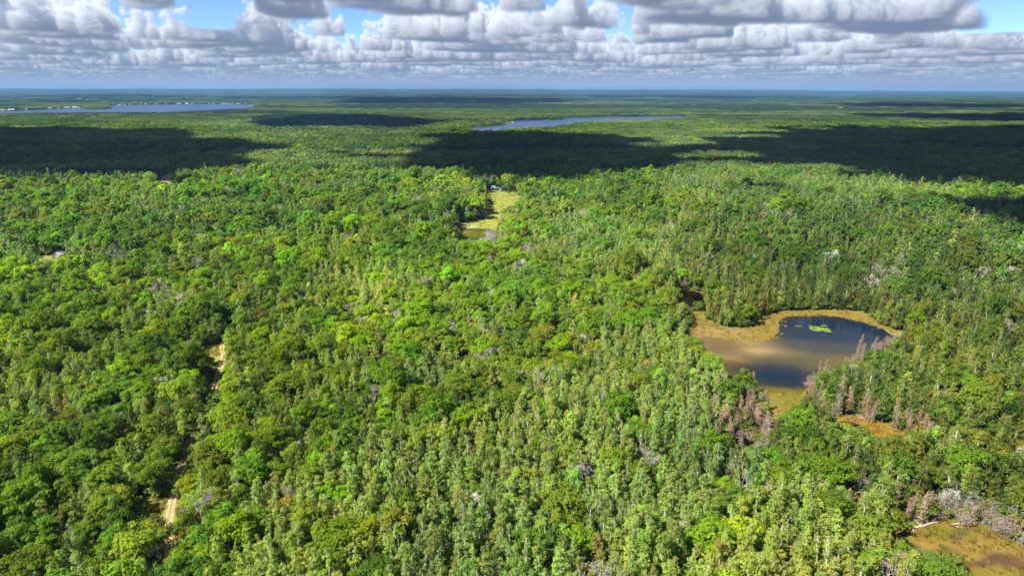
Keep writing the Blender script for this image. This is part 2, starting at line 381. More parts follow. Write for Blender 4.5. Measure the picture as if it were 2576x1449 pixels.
def mat_sedge(name, stops, spots=(), scale=.3):
    m, nt, N, L = material(name)
    geo = node(nt, 'ShaderNodeNewGeometry'); mp = node(nt, 'ShaderNodeMapping', {'Vector': geo.outputs['Position'], 'Scale': (1, 1.6, 1)})
    c = ramp(nt, noise(nt, scale, 6, .65, mp.outputs[0], .6), stops)
    c = patches(nt, c, spots)
    fine = noise(nt, 2.2, 5, .7)
    c = mixc(nt, .55, c, ramp(nt, fine, [(.3, (.45, .45, .42)), (.7, (1, 1, .95))]), 'MULTIPLY')
    diffuse_out(nt, c); return m
OCHRE = [(.3, (0.120, 0.090, 0.021)), (.5, (0.180, 0.132, 0.030)), (.7, (0.216, 0.150, 0.045))]
M_SEDGE = mat_sedge('ochre_sedge', [(.3, (0.092, 0.089, 0.018)), (.5, (0.141, 0.104, 0.022)), (.7, (0.174, 0.115, 0.037))], [
    spot(1800, 835, 16, 7, (0.192, 0.133, 0.063), .7), spot(1990, 1010, 10, 6, (0.096, 0.104, 0.015), .8), spot(2250, 838, 7, 5, (0.155, 0.170, 0.022), .8), spot(1960, 1050, 9, 7, (0.141, 0.118, 0.033), .8), spot(1765, 795, 6, 9, (0.133, 0.126, 0.022), .7)])
sheet('sedge_marsh', SEDGE, .05, M_SEDGE, 'ochre sedge marsh ringing the lily pond')
M_BOG = mat_sedge('brown_bog', [(.3, (0.098, 0.057, 0.018)), (.5, (0.134, 0.094, 0.018)), (.7, (0.107, 0.094, 0.016))], [
    spot(2380, 1345, 6.5, 3.0, (0.089, 0.104, 0.010), .95, -.2), spot(2370, 1378, 7, 1.7, (0.034, 0.028, 0.021), .9, -.05), spot(2415, 1362, 5, 1.5, (0.038, 0.032, 0.023), .85, .9), spot(2480, 1385, 11, 3.0, (0.179, 0.116, 0.029), .8, -.25),
    spot(2490, 1412, 10, 2.4, (0.071, 0.037, 0.026), .85, .1), spot(2330, 1373, 4, 2.2, (0.187, 0.119, 0.026), .8), spot(2400, 1402, 7, 2, (0.179, 0.143, 0.026), .8, .3), spot(2560, 1425, 8, 3, (0.067, 0.034, 0.023), .8, -.6), spot(2540, 1450, 9, 3, (0.112, 0.099, 0.016), .6), spot(2500, 1335, 7, 2.4, (0.094, 0.084, 0.018), .8, -.5)], .5)
sheet('bog', BOG, .05, M_BOG, 'orange and brown bog in the lower right corner')
M_STRIP = mat_sedge('rust_bog_strip', [(.3, (0.096, 0.054, 0.012)), (.5, (0.180, 0.102, 0.018)), (.7, (0.156, 0.132, 0.030))], [spot(2135, 1070, 3.5, 2, (0.018, 0.009, 0.005), .9), spot(2190, 1085, 4, 1.6, (0.072, 0.030, 0.007), .9)], .6)
sheet('bog', STRIP, .05, M_STRIP, 'narrow rusty bog strip below the lily pond')
sheet('bog', rough(poly([(1806, 1118), (1815, 1090), (1880, 1080), (1920, 1098), (1915, 1140), (1860, 1150)]), 1, .6, 21), .04, mat_sedge('tan_bog_hollow', OCHRE), 'tan bog hollow left of the corridor south of the pond')
M_MEADOW = mat_sedge('hay_meadow', [(.3, (0.131, 0.166, 0.026)), (.5, (0.183, 0.203, 0.037)), (.7, (0.221, 0.223, 0.052))], [spot(1262, 492, 18, 16, (0.168, 0.177, 0.055), .8), spot(1238, 560, 16, 10, (0.221, 0.233, 0.030), .8), spot(1180, 570, 9, 4, (0.260, 0.298, 0.223), .9), spot(1238, 548, 9, 9, (0.183, 0.239, 0.023), .7), spot(1262, 522, 12, 5, (0.162, 0.215, 0.023), .7)], .12)
sheet('meadow', MEADOW, .05, M_MEADOW, 'yellow meadow running back from the small pond to a cabin')
M_GRASS = mat_sedge('clearing_grass', [(.3, (0.127, 0.157, 0.021)), (.5, (0.205, 0.210, 0.037)), (.7, (0.293, 0.231, 0.075))])
sheet('clearing', CLEAR_A, .04, M_GRASS, 'small straw coloured clearing where the trail begins to show')
sheet('clearing', CLEAR_B.mean(0)+(CLEAR_B-CLEAR_B.mean(0))*np.array((1.35, 1.25)), .04, M_GRASS, 'grassy clearing crossed by the two rut trail, lower left')
sheet('clearing', YARD, .04, M_GRASS, 'grass yard in front of the grey shed')
sheet('clearing', rough(poly([(1690, 745), (1705, 728), (1745, 726), (1775, 735), (1778, 782), (1730, 790), (1700, 775)]), 1.5, 1, 22), .04, M_SEDGE, 'sedge rim around the dark forest pool')
M_SAND, nt, _, _ = material('sandy_track')
_sand = ramp(nt, noise(nt, .9, 5, .65), [(.3, (0.216, 0.144, 0.083)), (.55, (0.331, 0.238, 0.151)), (.75, (0.403, 0.310, 0.216))])
diffuse_out(nt, _sand)
M_RUT, nt, _, _ = material('grassy_rut')
_g = ramp(nt, noise(nt, .9, 5, .65), [(.3, (.25, .165, .09)), (.6, (.38, .27, .17)), (.75, (.44, .33, .22))])
diffuse_out(nt, mixc(nt, ramp(nt, noise(nt, .12, 4, .6), [(.34, (0, 0, 0)), (.46, (1, 1, 1))]), (.095, .12, .025), _g))
sheet('clearing', ROADBAY, .04, M_GRASS, 'roadside clearing beside the distant dirt road')
def ribbon(name, line, w, z, mat, label, offs=(0.0,), ragged=.25):
    vs, fs = [], []
    t = np.gradient(line, axis=0); t /= np.linalg.norm(t, axis=1)[:, None]; nrm = np.stack([-t[:, 1], t[:, 0]], 1)
    for q, o in enumerate(offs):
        wl = w/2*(1+ragged*(vnoise(line[:, 0], line[:, 1], 3, 60+q)-.5)*2); wr = w/2*(1+ragged*(vnoise(line[:, 0], line[:, 1], 3, 70+q)-.5)*2)
        b = len(vs)
        for p, n_, a, c in zip(line, nrm, wl, wr):
            vs += [(*(p+n_*(o-a)), z), (*(p+n_*(o+c)), z)]
        fs += [(b+2*i, b+2*i+2, b+2*i+3, b+2*i+1) for i in range(len(line)-1)]
    me = mesh(name, np.array(vs), fs, [mat])
    return obj(name, me, kind='structure', label=label)
ribbon('trail_verge', TRAIL, 2.6, .045, M_GRASS, 'grassy strip along the forest trail')
ribbon('trail', TRAIL, .75, .075, M_RUT, 'sandy two rut trail winding through the trees', (-.62, .62), .6)
ribbon('dirt_road', FARROAD, 9, .09, M_SAND, 'pale dirt road curving out of the trees, far left')

def mat_water(name, tcol, bump=.02, gloss=.03, s=1.2, refl=.62):
    m, nt, N, L = material(name)
    bp = node(nt, 'ShaderNodeBump', {'Height': noise(nt, s, 3, .5), 'Strength': bump, 'Distance': .1})
    fr = node(nt, 'ShaderNodeFresnel', {'IOR': 1.33, 'Normal': bp.outputs[0]})
    gl = node(nt, 'ShaderNodeBsdfGlossy', {'Roughness': gloss, 'Normal': bp.outputs[0], 'Color': (1, 1, 1, 1)})
    tp = node(nt, 'ShaderNodeBsdfTransparent', {'Color': (*tcol, 1)})
    mx = node(nt, 'ShaderNodeMixShader', {0: mth(nt, 'MULTIPLY', fr.outputs[0], refl), 1: tp.outputs[0], 2: gl.outputs[0]})
    node(nt, 'ShaderNodeOutputMaterial', {'Surface': mx.outputs[0]}); return m
def mat_bed(name, stops, spots):
    m, nt, N, L = material(name)
    c = patches(nt, ramp(nt, noise(nt, .2, 5, .6), stops), spots)
    diffuse_out(nt, c); return m
DEEP_REFLECT = (.005, .014, .040)  # dark blue of depth and mirrored sky, put into the flat bed's colour
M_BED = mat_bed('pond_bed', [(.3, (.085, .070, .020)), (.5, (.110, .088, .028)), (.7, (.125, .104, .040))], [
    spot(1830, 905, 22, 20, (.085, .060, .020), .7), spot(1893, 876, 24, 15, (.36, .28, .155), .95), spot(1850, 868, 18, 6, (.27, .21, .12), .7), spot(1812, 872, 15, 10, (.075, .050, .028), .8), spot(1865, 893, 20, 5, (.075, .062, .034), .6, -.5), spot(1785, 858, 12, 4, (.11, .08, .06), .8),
    spot(2085, 824, 48, 44, (.060, .040, .008), 1.0), spot(2110, 828, 40, 28, DEEP_REFLECT, 1.0), spot(2150, 848, 26, 20, DEEP_REFLECT, .9), spot(2050, 845, 20, 16, DEEP_REFLECT, .9), spot(2010, 872, 18, 10, (.030, .036, .034), .7), spot(2120, 878, 24, 10, (.030, .038, .045), .8),  # blue grey spots also carry the water's reflection as bed colour
    spot(1957, 946, 26, 20, (.030, .030, .020), .8), spot(1960, 946, 17, 14, DEEP_REFLECT, .95), spot(1990, 905, 18, 9, (.040, .042, .032), .7), spot(1975, 986, 14, 4, (.10, .10, .014), .9)])
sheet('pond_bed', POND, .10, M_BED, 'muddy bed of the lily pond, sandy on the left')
sheet('pond', POND, .14, mat_water('clear_pond_water', (.84, .80, .70), .10, .10, 2.5, refl=.34), 'still brown and dark blue lily pond water')
sheet('pond_bed', POND2, .10, mat_bed('weedy_bed', [(.3, (.03, .036, .016)), (.6, (.05, .052, .028))], [spot(1192, 588, 17, 12, (.12, .105, .010), 1.0), spot(1172, 582, 8, 5, (.20, .15, .04), .7)]), 'weedy bed of the small meadow pond')
sheet('pond', POND2, .14, mat_water('meadow_pond_water', (.8, .8, .7), .08, .06, refl=.5), 'small meadow pond with a yellow weed bed')
M_PEAT = mat_water('peat_water', (.35, .26, .15)); M_PEATBED = mat_bed('peat_bed', [(.3, (.012, .006, .003)), (.7, (.035, .014, .006))], [])
for q, lab in ((POOL, 'dark peat pool left of the marsh corridor'), (POOL3, 'dark forest pool behind the bushy conifers'), (rough(poly([(2262, 1341), (2280, 1337), (2291, 1345), (2280, 1353), (2264, 1352)]), .5, .3, 24), 'black puddle at the left end of the bog'), (rough(poly([(2118, 1066), (2140, 1062), (2165, 1072), (2140, 1078)]), .6, .4, 25), 'dark puddle in the rusty bog strip')):
    sheet('pool_bed', q, .08, M_PEATBED, 'peat bed of the '+lab); sheet('pool', q, .12, M_PEAT, lab)
m, nt, _, _ = material('open_lake_water')
bp = node(nt, 'ShaderNodeBump', {'Height': noise(nt, .12, 4, .6), 'Strength': .8, 'Distance': .8})
pb = node(nt, 'ShaderNodeBsdfPrincipled', {'Base Color': (.012, .032, .085, 1), 'Roughness': .34, 'IOR': 1.33, 'Normal': bp.outputs[0]})
node(nt, 'ShaderNodeOutputMaterial', {'Surface': pb.outputs[0]}); M_LAKE = m
sheet('lake', rough(LAKE_L, 40, 8, 26), 1.0, M_LAKE, 'long blue lake below the horizon on the left')
sheet('lake', rough(LAKE_M, 25, 5, 27), 1.0, M_LAKE, 'narrow blue grey lake in the middle distance')
print('setting', round(time.time()-T_START, 1))

# ================================================================ tree shapes
def unit(n, rng):
    v = rng.standard_normal((n, 3)); return v/np.linalg.norm(v, axis=1)[:, None]
def quads(c, nrm, size, rng, aspect=1.0, along=None):
    """one irregular leaf-spray quad at each centre"""
    n = len(c); nrm = nrm/np.linalg.norm(nrm, axis=1)[:, None]
    a = unit(n, rng) if along is None else along
    t = np.cross(nrm, a); l = np.linalg.norm(t, axis=1)[:, None]; t = np.where(l > 1e-3, t/np.maximum(l, 1e-3), np.array([[1, 0, 0]])); b = np.cross(nrm, t)
    s = np.asarray(size)[:, None]; j = lambda: (.7+.6*rng.random((n, 1)))
    w = .38
    v = np.stack([c-t*s*aspect*j()-b*s*w*rng.random((n, 1)), c-b*s*j()+t*s*aspect*(rng.random((n, 1))-.5)*w, c+t*s*aspect*j()+b*s*w*rng.random((n, 1)), c+b*s*j()+nrm*s*.25], 1)
    return v.reshape(-1, 3), np.arange(4*n).reshape(-1, 4)
def tube(segs, sides=5):
    vs, fs = [], []
    for p0, p1, r0, r1 in segs:
        p0, p1 = np.asarray(p0, float), np.asarray(p1, float); d = p1-p0; d /= max(np.linalg.norm(d), 1e-6)
        a = np.cross(d, (1, 0, 0) if abs(d[0]) < .8 else (0, 1, 0)); a /= np.linalg.norm(a); b = np.cross(d, a)
        k = len(vs); ang = np.arange(sides)*2*math.pi/sides
        vs += list(p0+np.outer(np.cos(ang)*r0, a)+np.outer(np.sin(ang)*r0, b))+list(p1+np.outer(np.cos(ang)*r1, a)+np.outer(np.sin(ang)*r1, b))
        fs += [(k+i, k+(i+1) % sides, k+sides+(i+1) % sides, k+sides+i) for i in range(sides)]
    return np.array(vs), np.array(fs)
def bent(p0, p1, r0, r1, rng, n=3, amp=.06):
    p0, p1 = np.asarray(p0, float), np.asarray(p1, float); L = np.linalg.norm(p1-p0); pts = [p0]
    for i in range(1, n+1):
        pts.append(p0+(p1-p0)*i/n+(rng.standard_normal(3)*amp*L if i < n else 0))
    return [(pts[i], pts[i+1], r0+(r1-r0)*i/n, r0+(r1-r0)*(i+1)/n) for i in range(n)]
def clumps_leaves(C, CR, CZ, rng, per, size, up=.42, flat=.8, rnd=.34):
    """leaf sprays over the upper shell of each clump"""
    cs, ns, var = [], [], []
    for c, r, in zip(C, CR):
        n = max(4, int(per*(r*r)*rng.uniform(.8, 1.2)))
        u = unit(n, rng); u[:, 2] = np.where(u[:, 2] < -.35, -u[:, 2], u[:, 2])
        p = c+u*r*(.5+.5*np.sqrt(rng.random((n, 1))))*np.array((1, 1, flat))
        out = c-CZ; out = out/max(np.linalg.norm(out), .1)
        cs.append(p); ns.append(u*.75+out*.25+np.array((0, 0, up))+rng.standard_normal((n, 3))*rnd)
        b = rng.uniform(.25, .75); var.append(np.clip(b+rng.normal(0, .16, n), 0, 1))
    cs, ns, var = np.concatenate(cs), np.concatenate(ns), np.concatenate(var)
    s = size*(.7+.6*rng.random(len(cs)))
    v, f = quads(cs, ns, s, rng)
    return v, f, np.repeat(var, 4)
def broadleaf(rng, H, R, base, nc, per, size, lump=.22, thick=.17, top=1.0):
    zc, rz = H*(base+1)/2, H*(1-base)/2
    k = np.arange(nc)+.5; ph = np.arccos(1-1.45*k/nc); th = math.pi*(1+5**.5)*k+rng.random()*6
    d = np.stack([np.cos(th)*np.sin(ph), np.sin(th)*np.sin(ph), np.cos(ph)], 1)+rng.normal(0, .13, (nc, 3))
    lob = 1+lump*rng.normal(0, 1, nc)
    C = d*np.array((R*.74, R*.74, rz*.72))*np.clip(lob, .6, 1.35)[:, None]+np.array((0, 0, zc))
    off = rng.normal(0, .06*R, 2); C[:, :2] += off
    CRr = R*rng.uniform(.24, .40, nc)
    Ci = np.stack([rng.normal(0, .25*R, 6), rng.normal(0, .25*R, 6), zc+rng.uniform(-.4, .5, 6)*rz], 1); C = np.concatenate([C, Ci]); CRr = np.concatenate([CRr, np.full(6, R*.38)])
    v, f, var = clumps_leaves(C, CRr, np.array((0, 0, zc-.2*rz)), rng, per, size)
    fork = np.array((*(rng.normal(0, .03*H, 2)), H*base*1.0))
    segs = bent((0, 0, -.3), fork, thick, thick*.75, rng, 3, .02)
    pick = rng.permutation(nc)[:9]
    for i in pick:
        segs += bent(fork+np.array((0, 0, rng.uniform(0, .15*H))), C[i], thick*.5, .03, rng, 2, .08)
    segs += bent(fork, (off[0], off[1], H*.86), thick*.7, .03, rng, 3, .04)
    return dict(trunk=tube(segs, 5), crown=(v, f, var), H=H, R=R)
def aspen(rng, H, R, per, size, sparse=1.0):
    nc = int(22*sparse); t = np.sort(rng.random(nc)); z = H*(.30+.66*t)
    prof = np.sin(np.clip((z/H-.12)/.90, 0, 1)*math.pi)**.8*R
    a = np.arange(nc)*2.4+rng.normal(0, .5, nc); rr = prof*np.sqrt(rng.uniform(.05, .62, nc))
    C = np.stack([np.cos(a)*rr, np.sin(a)*rr, z], 1); CRr = R*rng.uniform(.34, .52, nc)*(1.12-.42*t)
    lean = rng.normal(0, .035*H, 2); C[:, :2] += np.outer(z/H, lean)
    v, f, var = clumps_leaves(C, CRr, np.array((0, 0, H*.5)), rng, per, size, .30, 1.05, .42)
    segs = bent((0, 0, -.3), (lean[0], lean[1], H*.93), .115, .025, rng, 5, .012)
    for i in rng.permutation(nc)[:10]:
        zz = C[i, 2]-rr[i]*1.1-.6; segs += bent((lean[0]*zz/H, lean[1]*zz/H, max(zz, H*.25)), C[i]+np.array((0, 0, CRr[i]*.8)), .06, .02, rng, 2, .05)
    return dict(trunk=tube(segs, 5), crown=(v, f, var), H=H, R=R)
def conifer(rng, H, R, z0, step, nb, per, size, droop=0.0, power=.75, gap=0.0, plate=.25):
    cs, ns, al, var, segs = [], [], [], [], bent((0, 0, -.3), (rng.normal(0, .1), rng.normal(0, .1), H), .15, .02, rng, 4, .004)
    z = H*z0
    while z < H*.985:
        f_ = 1-(z/H-z0)/(1-z0); Lb = R*f_**power*rng.uniform(.75, 1.15)+.18
        n = max(3, int(nb*(.6+.4*f_)))
        for b in range(n):
            if rng.random() < gap: continue
            a = rng.random()*2*math.pi; l = Lb*rng.uniform(.65, 1.15); d = np.array((math.cos(a), math.sin(a), 0.0))
            m = max(3, int(per*l)); t = np.sqrt(rng.uniform(.06, 1, m))
            p = np.array((0, 0, z))+d*(l*t)[:, None]+np.outer(-droop*l*t*t+.22*l*t*(1-droop), (0, 0, 1))
            side = np.cross(d, (0, 0, 1)); p += side*(rng.normal(0, .22, m)*l*(.35+.4*t))[:, None]; p[:, 2] += rng.normal(0, plate, m)
            cs.append(p); ns.append(np.tile((0, 0, 1.0), (m, 1))+d*.45+rng.standard_normal((m, 3))*.42); al.append(np.tile(d, (m, 1))+rng.normal(0, .3, (m, 3)))
            var.append(np.clip(rng.uniform(.25, .75)+rng.normal(0, .15, m), 0, 1))
            if l > R*.5 and rng.random() < .4: segs.append((np.array((0, 0, z)), np.array((0, 0, z))+d*l*.8+np.array((0, 0, (.2-droop)*l*.8)), .035, .012))
        z += step*rng.uniform(.7, 1.3)
    cs, ns, al, var = (np.concatenate(q) for q in (cs, ns, al, var))
    v, f = quads(cs, ns, size*(.7+.6*rng.random(len(cs))), rng, .55, al)
    return dict(trunk=tube(segs, 4), crown=(v, f, np.repeat(var, 4)), H=H, R=R)
def dead_conifer(rng, H, R):
    segs = bent((0, 0, -.3), (rng.normal(0, .2), rng.normal(0, .2), H), .13, .02, rng, 4, .008); cs, al, tw = [], [], []
    z = H*.14
    while z < H*.97:
        f_ = 1-z/H; l0 = R*(.25+.9*f_)
        for b in range(5):
            a = rng.random()*6.28; l = l0*rng.uniform(.5, 1.1); d = np.array((math.cos(a), math.sin(a), rng.uniform(-.45, .1)))
            p1 = np.array((0, 0, z))+d*l; segs.append((np.array((0, 0, z)), p1, .028, .010))
            m = int(9*l)+3; t = rng.uniform(.25, 1, m)[:, None]; cs.append(np.array((0, 0, z))+d*l*t+rng.normal(0, .10, (m, 3))); al.append(np.cross(d, unit(m, rng)))
        z += rng.uniform(.28, .5)
    cs, al = np.concatenate(cs), np.concatenate(al)
    v, f = quads(cs, unit(len(cs), rng)+.01, rng.uniform(.16, .34, len(cs)), rng, .16, al)
    return dict(trunk=tube(segs, 4), crown=(v, f, np.repeat(rng.random(len(cs)), 4)), H=H, R=R)
def dead_hardwood(rng, H, R):
    segs, tips = [], []
    def grow(p, d, l, r, k):
        q = p+d*l; segs.extend(bent(p, q, r, r*.66, rng, 2, .05))
        if k == 0: tips.append((q, d, l)); return
        for i in range(rng.integers(2, 4) if k > 1 else 3):
            e = d*.9+unit(1, rng)[0]*.72+np.array((0, 0, .16)); e /= np.linalg.norm(e)
            grow(q, e, l*rng.uniform(.62, .82), r*.6, k-1)
    grow(np.array((0, 0, -.3)), np.array((rng.normal(0, .05), rng.normal(0, .05), 1.0)), H*.36, .17, 4)
    cs, al = [], []
    for q, d, l in tips:
        m = 7; cs.append(q+d*rng.uniform(-.6, .9, (m, 1))*l*.9+rng.normal(0, .18*l+.1, (m, 3))); al.append(np.cross(d+rng.normal(0, .5, (m, 3)), unit(m, rng)))
    cs, al = np.concatenate(cs), np.concatenate(al)
    v, f = quads(cs, unit(len(cs), rng)+.01, rng.uniform(.25, .5, len(cs)), rng, .10, al)
    tv = np.concatenate([s[1][None] for s in segs]); s = H/max(tv[:, 2].max(), 1)
    t = tube(segs, 4)
    return dict(trunk=(t[0]*s, t[1]), crown=(v*s, f, np.repeat(rng.random(len(cs)), 4)), H=H, R=R)
def bush(rng, H, R, per, size):
    nc = 9; a = rng.random(nc)*6.28; r = R*.6*np.sqrt(rng.random(nc)); C = np.stack([np.cos(a)*r, np.sin(a)*r, H*rng.uniform(.35, .75, nc)], 1)
    v, f, var = clumps_leaves(C, R*rng.uniform(.35, .55, nc), np.array((0, 0, 0)), rng, per, size)
    segs = []
    for i in range(5): segs += bent((0, 0, -.1), C[i], .05, .02, rng, 2, .06)
    return dict(trunk=tube(segs, 4), crown=(v, f, var), H=H, R=R)
def dead_bush(rng, H, R):
    segs, cs, al = [], [], []
    for i in range(26):
        a = rng.random()*6.28; d = np.array((math.cos(a)*rng.uniform(.1, .75), math.sin(a)*rng.uniform(.1, .75), 1.0)); d /= np.linalg.norm(d)
        l = H*rng.uniform(.6, 1.1); o = np.array((rng.normal(0, R*.28), rng.normal(0, R*.28), -.1)); segs += bent(o, o+d*l, .035, .012, rng, 2, .05)
        m = 16; t = rng.uniform(.3, 1.1, (m, 1)); cs.append(o+d*l*t+rng.normal(0, .22, (m, 3))); al.append(np.cross(d+rng.normal(0, .5, (m, 3)), unit(m, rng)))
    cs, al = np.concatenate(cs), np.concatenate(al)
    v, f = quads(cs, unit(len(cs), rng)+.01, rng.uniform(.2, .42, len(cs)), rng, .16, al)
    return dict(trunk=tube(segs, 3), crown=(v, f, np.repeat(rng.random(len(cs)), 4)), H=H, R=R)

# kind -> (builder(lod), bark material, leaf material, number of variants)
def rs(k): return np.random.default_rng(900+k)
LOD = ((16.0, .36), (5.0, .62))             # sprays per square metre of clump, size of a spray
def mk_maple(i, l): r = rs(i); H = r.uniform(8.6, 11.2); return broadleaf(r, H, H*r.uniform(.33, .45), r.uniform(.16, .30), int(r.integers(26, 36)), 46 if l == 0 else 14, .225 if l == 0 else .43, r.uniform(.12, .24), .20)
def mk_oak(i, l): r = rs(50+i); H = r.uniform(7.8, 10.4); return broadleaf(r, H, H*r.uniform(.33, .48), r.uniform(.18, .34), int(r.integers(20, 32)), 44 if l == 0 else 14, .225 if l == 0 else .42, .26, .22)
def mk_aspen(i, l): r = rs(100+i); H = r.uniform(9.8, 13.0); return aspen(r, H, r.uniform(1.35, 2.0), 100 if l == 0 else 34, .15 if l == 0 else .27, r.uniform(.95, 1.4))
def mk_pine(i, l):
    r = rs(150+i); H = r.uniform(9.2, 12.8)
    return conifer(r, H, r.uniform(2.1, 2.9), .20, .74, 6, 12 if l == 0 else 5, .25 if l == 0 else .42, .0, .62, .12, .28)
def mk_spruce(i, l):
    r = rs(200+i); H = r.uniform(8, 11); return conifer(r, H, r.uniform(1.35, 1.9), .07, .44, 7, 12 if l == 0 else 5, .20 if l == 0 else .34, .32, .85, 0, .15)
def mk_deadc(i, l): r = rs(250+i); return dead_conifer(r, r.uniform(6.6, 9.4), r.uniform(1.5, 2.4))
def mk_deadh(i, l): r = rs(300+i); return dead_hardwood(r, r.uniform(7.5, 10), 3)
def mk_bush(i, l): r = rs(350+i); H = r.uniform(2.0, 3.6); return bush(r, H, H*r.uniform(.55, .75), 30, .20)
def mk_deadb(i, l): r = rs(400+i); return dead_bush(r, r.uniform(2.6, 4.2), r.uniform(1.5, 2.2))
KINDS = dict(maple_tree=(mk_maple, M_BARK, M_LEAF, 9), oak_tree=(mk_oak, M_BARK, M_LEAF, 9), aspen_tree=(mk_aspen, M_PALEBARK, M_LEAF, 11), pine_tree=(mk_pine, M_PINEBARK, M_NEEDLE, 8), spruce_tree=(mk_spruce, M_PINEBARK, M_NEEDLE, 6),
             dead_conifer=(mk_deadc, M_DEADWOOD, M_TWIG, 5), dead_tree=(mk_deadh, M_DEADWOOD, M_TWIG, 5), shrub=(mk_bush, M_BARK, M_LEAF, 4), dead_shrub=(mk_deadb, M_DEADWOOD, M_TWIG, 4))
PARTS, JOINED, DIM = {}, {}, {}
def joined(name, t, mb, ml):
    tv, tf = t['trunk']; cv, cf, var = t['crown']
    v = np.concatenate([tv, cv]); f = np.concatenate([tf, cf+len(tv)])
    return mesh(name, v, f, [mb, ml], np.concatenate([np.full(len(tv), .5), var]), np.concatenate([np.zeros(len(tf)), np.ones(len(cf))]))
for k, (fn, mb, ml, nv) in KINDS.items():
    PARTS[k], JOINED[k], DIM[k] = [], {0: [], 1: []}, []
    for i in range(nv):
        t = fn(i, 0); DIM[k].append((t['H'], t['R']))
        cv, cf, var = t['crown']
        PARTS[k].append((mesh(k+'_trunk', *t['trunk'], [mb]), mesh(k+'_crown', cv, cf, [ml], var)))
        JOINED[k][0].append(joined(k, t, mb, ml))
        if k in ('maple_tree', 'oak_tree', 'aspen_tree', 'pine_tree', 'spruce_tree'): JOINED[k][1].append(joined(k+'_far', fn(i, 1), mb, ml))
print('shapes', round(time.time()-T_START, 1), 'tris', sum(len(m.polygons)*2 for m in bpy.data.meshes))

# ---------------------------------------------------------------- scattering
def gn_group():
    ng = bpy.data.node_groups.new('scatter', 'GeometryNodeTree')
    ng.interface.new_socket('Geometry', in_out='INPUT', socket_type='NodeSocketGeometry')
    ng.interface.new_socket('Collection', in_out='INPUT', socket_type='NodeSocketCollection')
    ng.interface.new_socket('Geometry', in_out='OUTPUT', socket_type='NodeSocketGeometry')
    N, L = ng.nodes, ng.links
    gi, go = N.new('NodeGroupInput'), N.new('NodeGroupOutput')
    ci = N.new('GeometryNodeCollectionInfo'); ci.inputs['Separate Children'].default_value = True; ci.inputs['Reset Children'].default_value = True
    ip = N.new('GeometryNodeInstanceOnPoints'); ip.inputs['Pick Instance'].default_value = True
    def att(n, t):
        a = N.new('GeometryNodeInputNamedAttribute'); a.data_type = t; a.inputs['Name'].default_value = n; return a.outputs['Attribute']
    er = N.new('FunctionNodeEulerToRotation')
    L.new(gi.outputs[0], ip.inputs['Points']); L.new(gi.outputs[1], ci.inputs['Collection']); L.new(ci.outputs[0], ip.inputs['Instance'])
    L.new(att('pick', 'INT'), ip.inputs['Instance Index']); L.new(att('rot', 'FLOAT_VECTOR'), er.inputs[0]); L.new(er.outputs[0], ip.inputs['Rotation']); L.new(att('scl', 'FLOAT_VECTOR'), ip.inputs['Scale'])
    L.new(ip.outputs[0], go.inputs[0])
    return ng
NG = gn_group()
def scatter(name, label, cat, meshes, p, rot, scl, pick, tint, kind='stuff'):
    col = bpy.data.collections.new(name+'_shapes')
    for i, me in enumerate(meshes):
        o = bpy.data.objects.new('%s_%03d' % (name, i), me); col.objects.link(o)
    me = bpy.data.meshes.new(name); n = len(p)
    me.vertices.add(n); me.vertices.foreach_set('co', np.ascontiguousarray(p, np.float32).ravel())
    R = np.zeros((n, 3), np.float32)
    if np.ndim(rot) == 2: R[:] = rot
    else: R[:, 2] = rot
    for nm, t, a in (('rot', 'FLOAT_VECTOR', R), ('scl', 'FLOAT_VECTOR', np.asarray(scl, np.float32)), ('tint', 'FLOAT_COLOR', np.concatenate([tint, np.ones((n, 1))], 1).astype(np.float32))):
        at = me.attributes.new(nm, t, 'POINT'); at.data.foreach_set('color' if t == 'FLOAT_COLOR' else 'vector', np.ascontiguousarray(a, np.float32).ravel())
    at = me.attributes.new('pick', 'INT', 'POINT'); at.data.foreach_set('value', np.asarray(pick, np.int32))
    o = obj(name, me, kind=kind, label=label, category=cat)
    md = o.modifiers.new('scatter', 'NODES'); md.node_group = NG; md['Socket_1'] = col
    return o

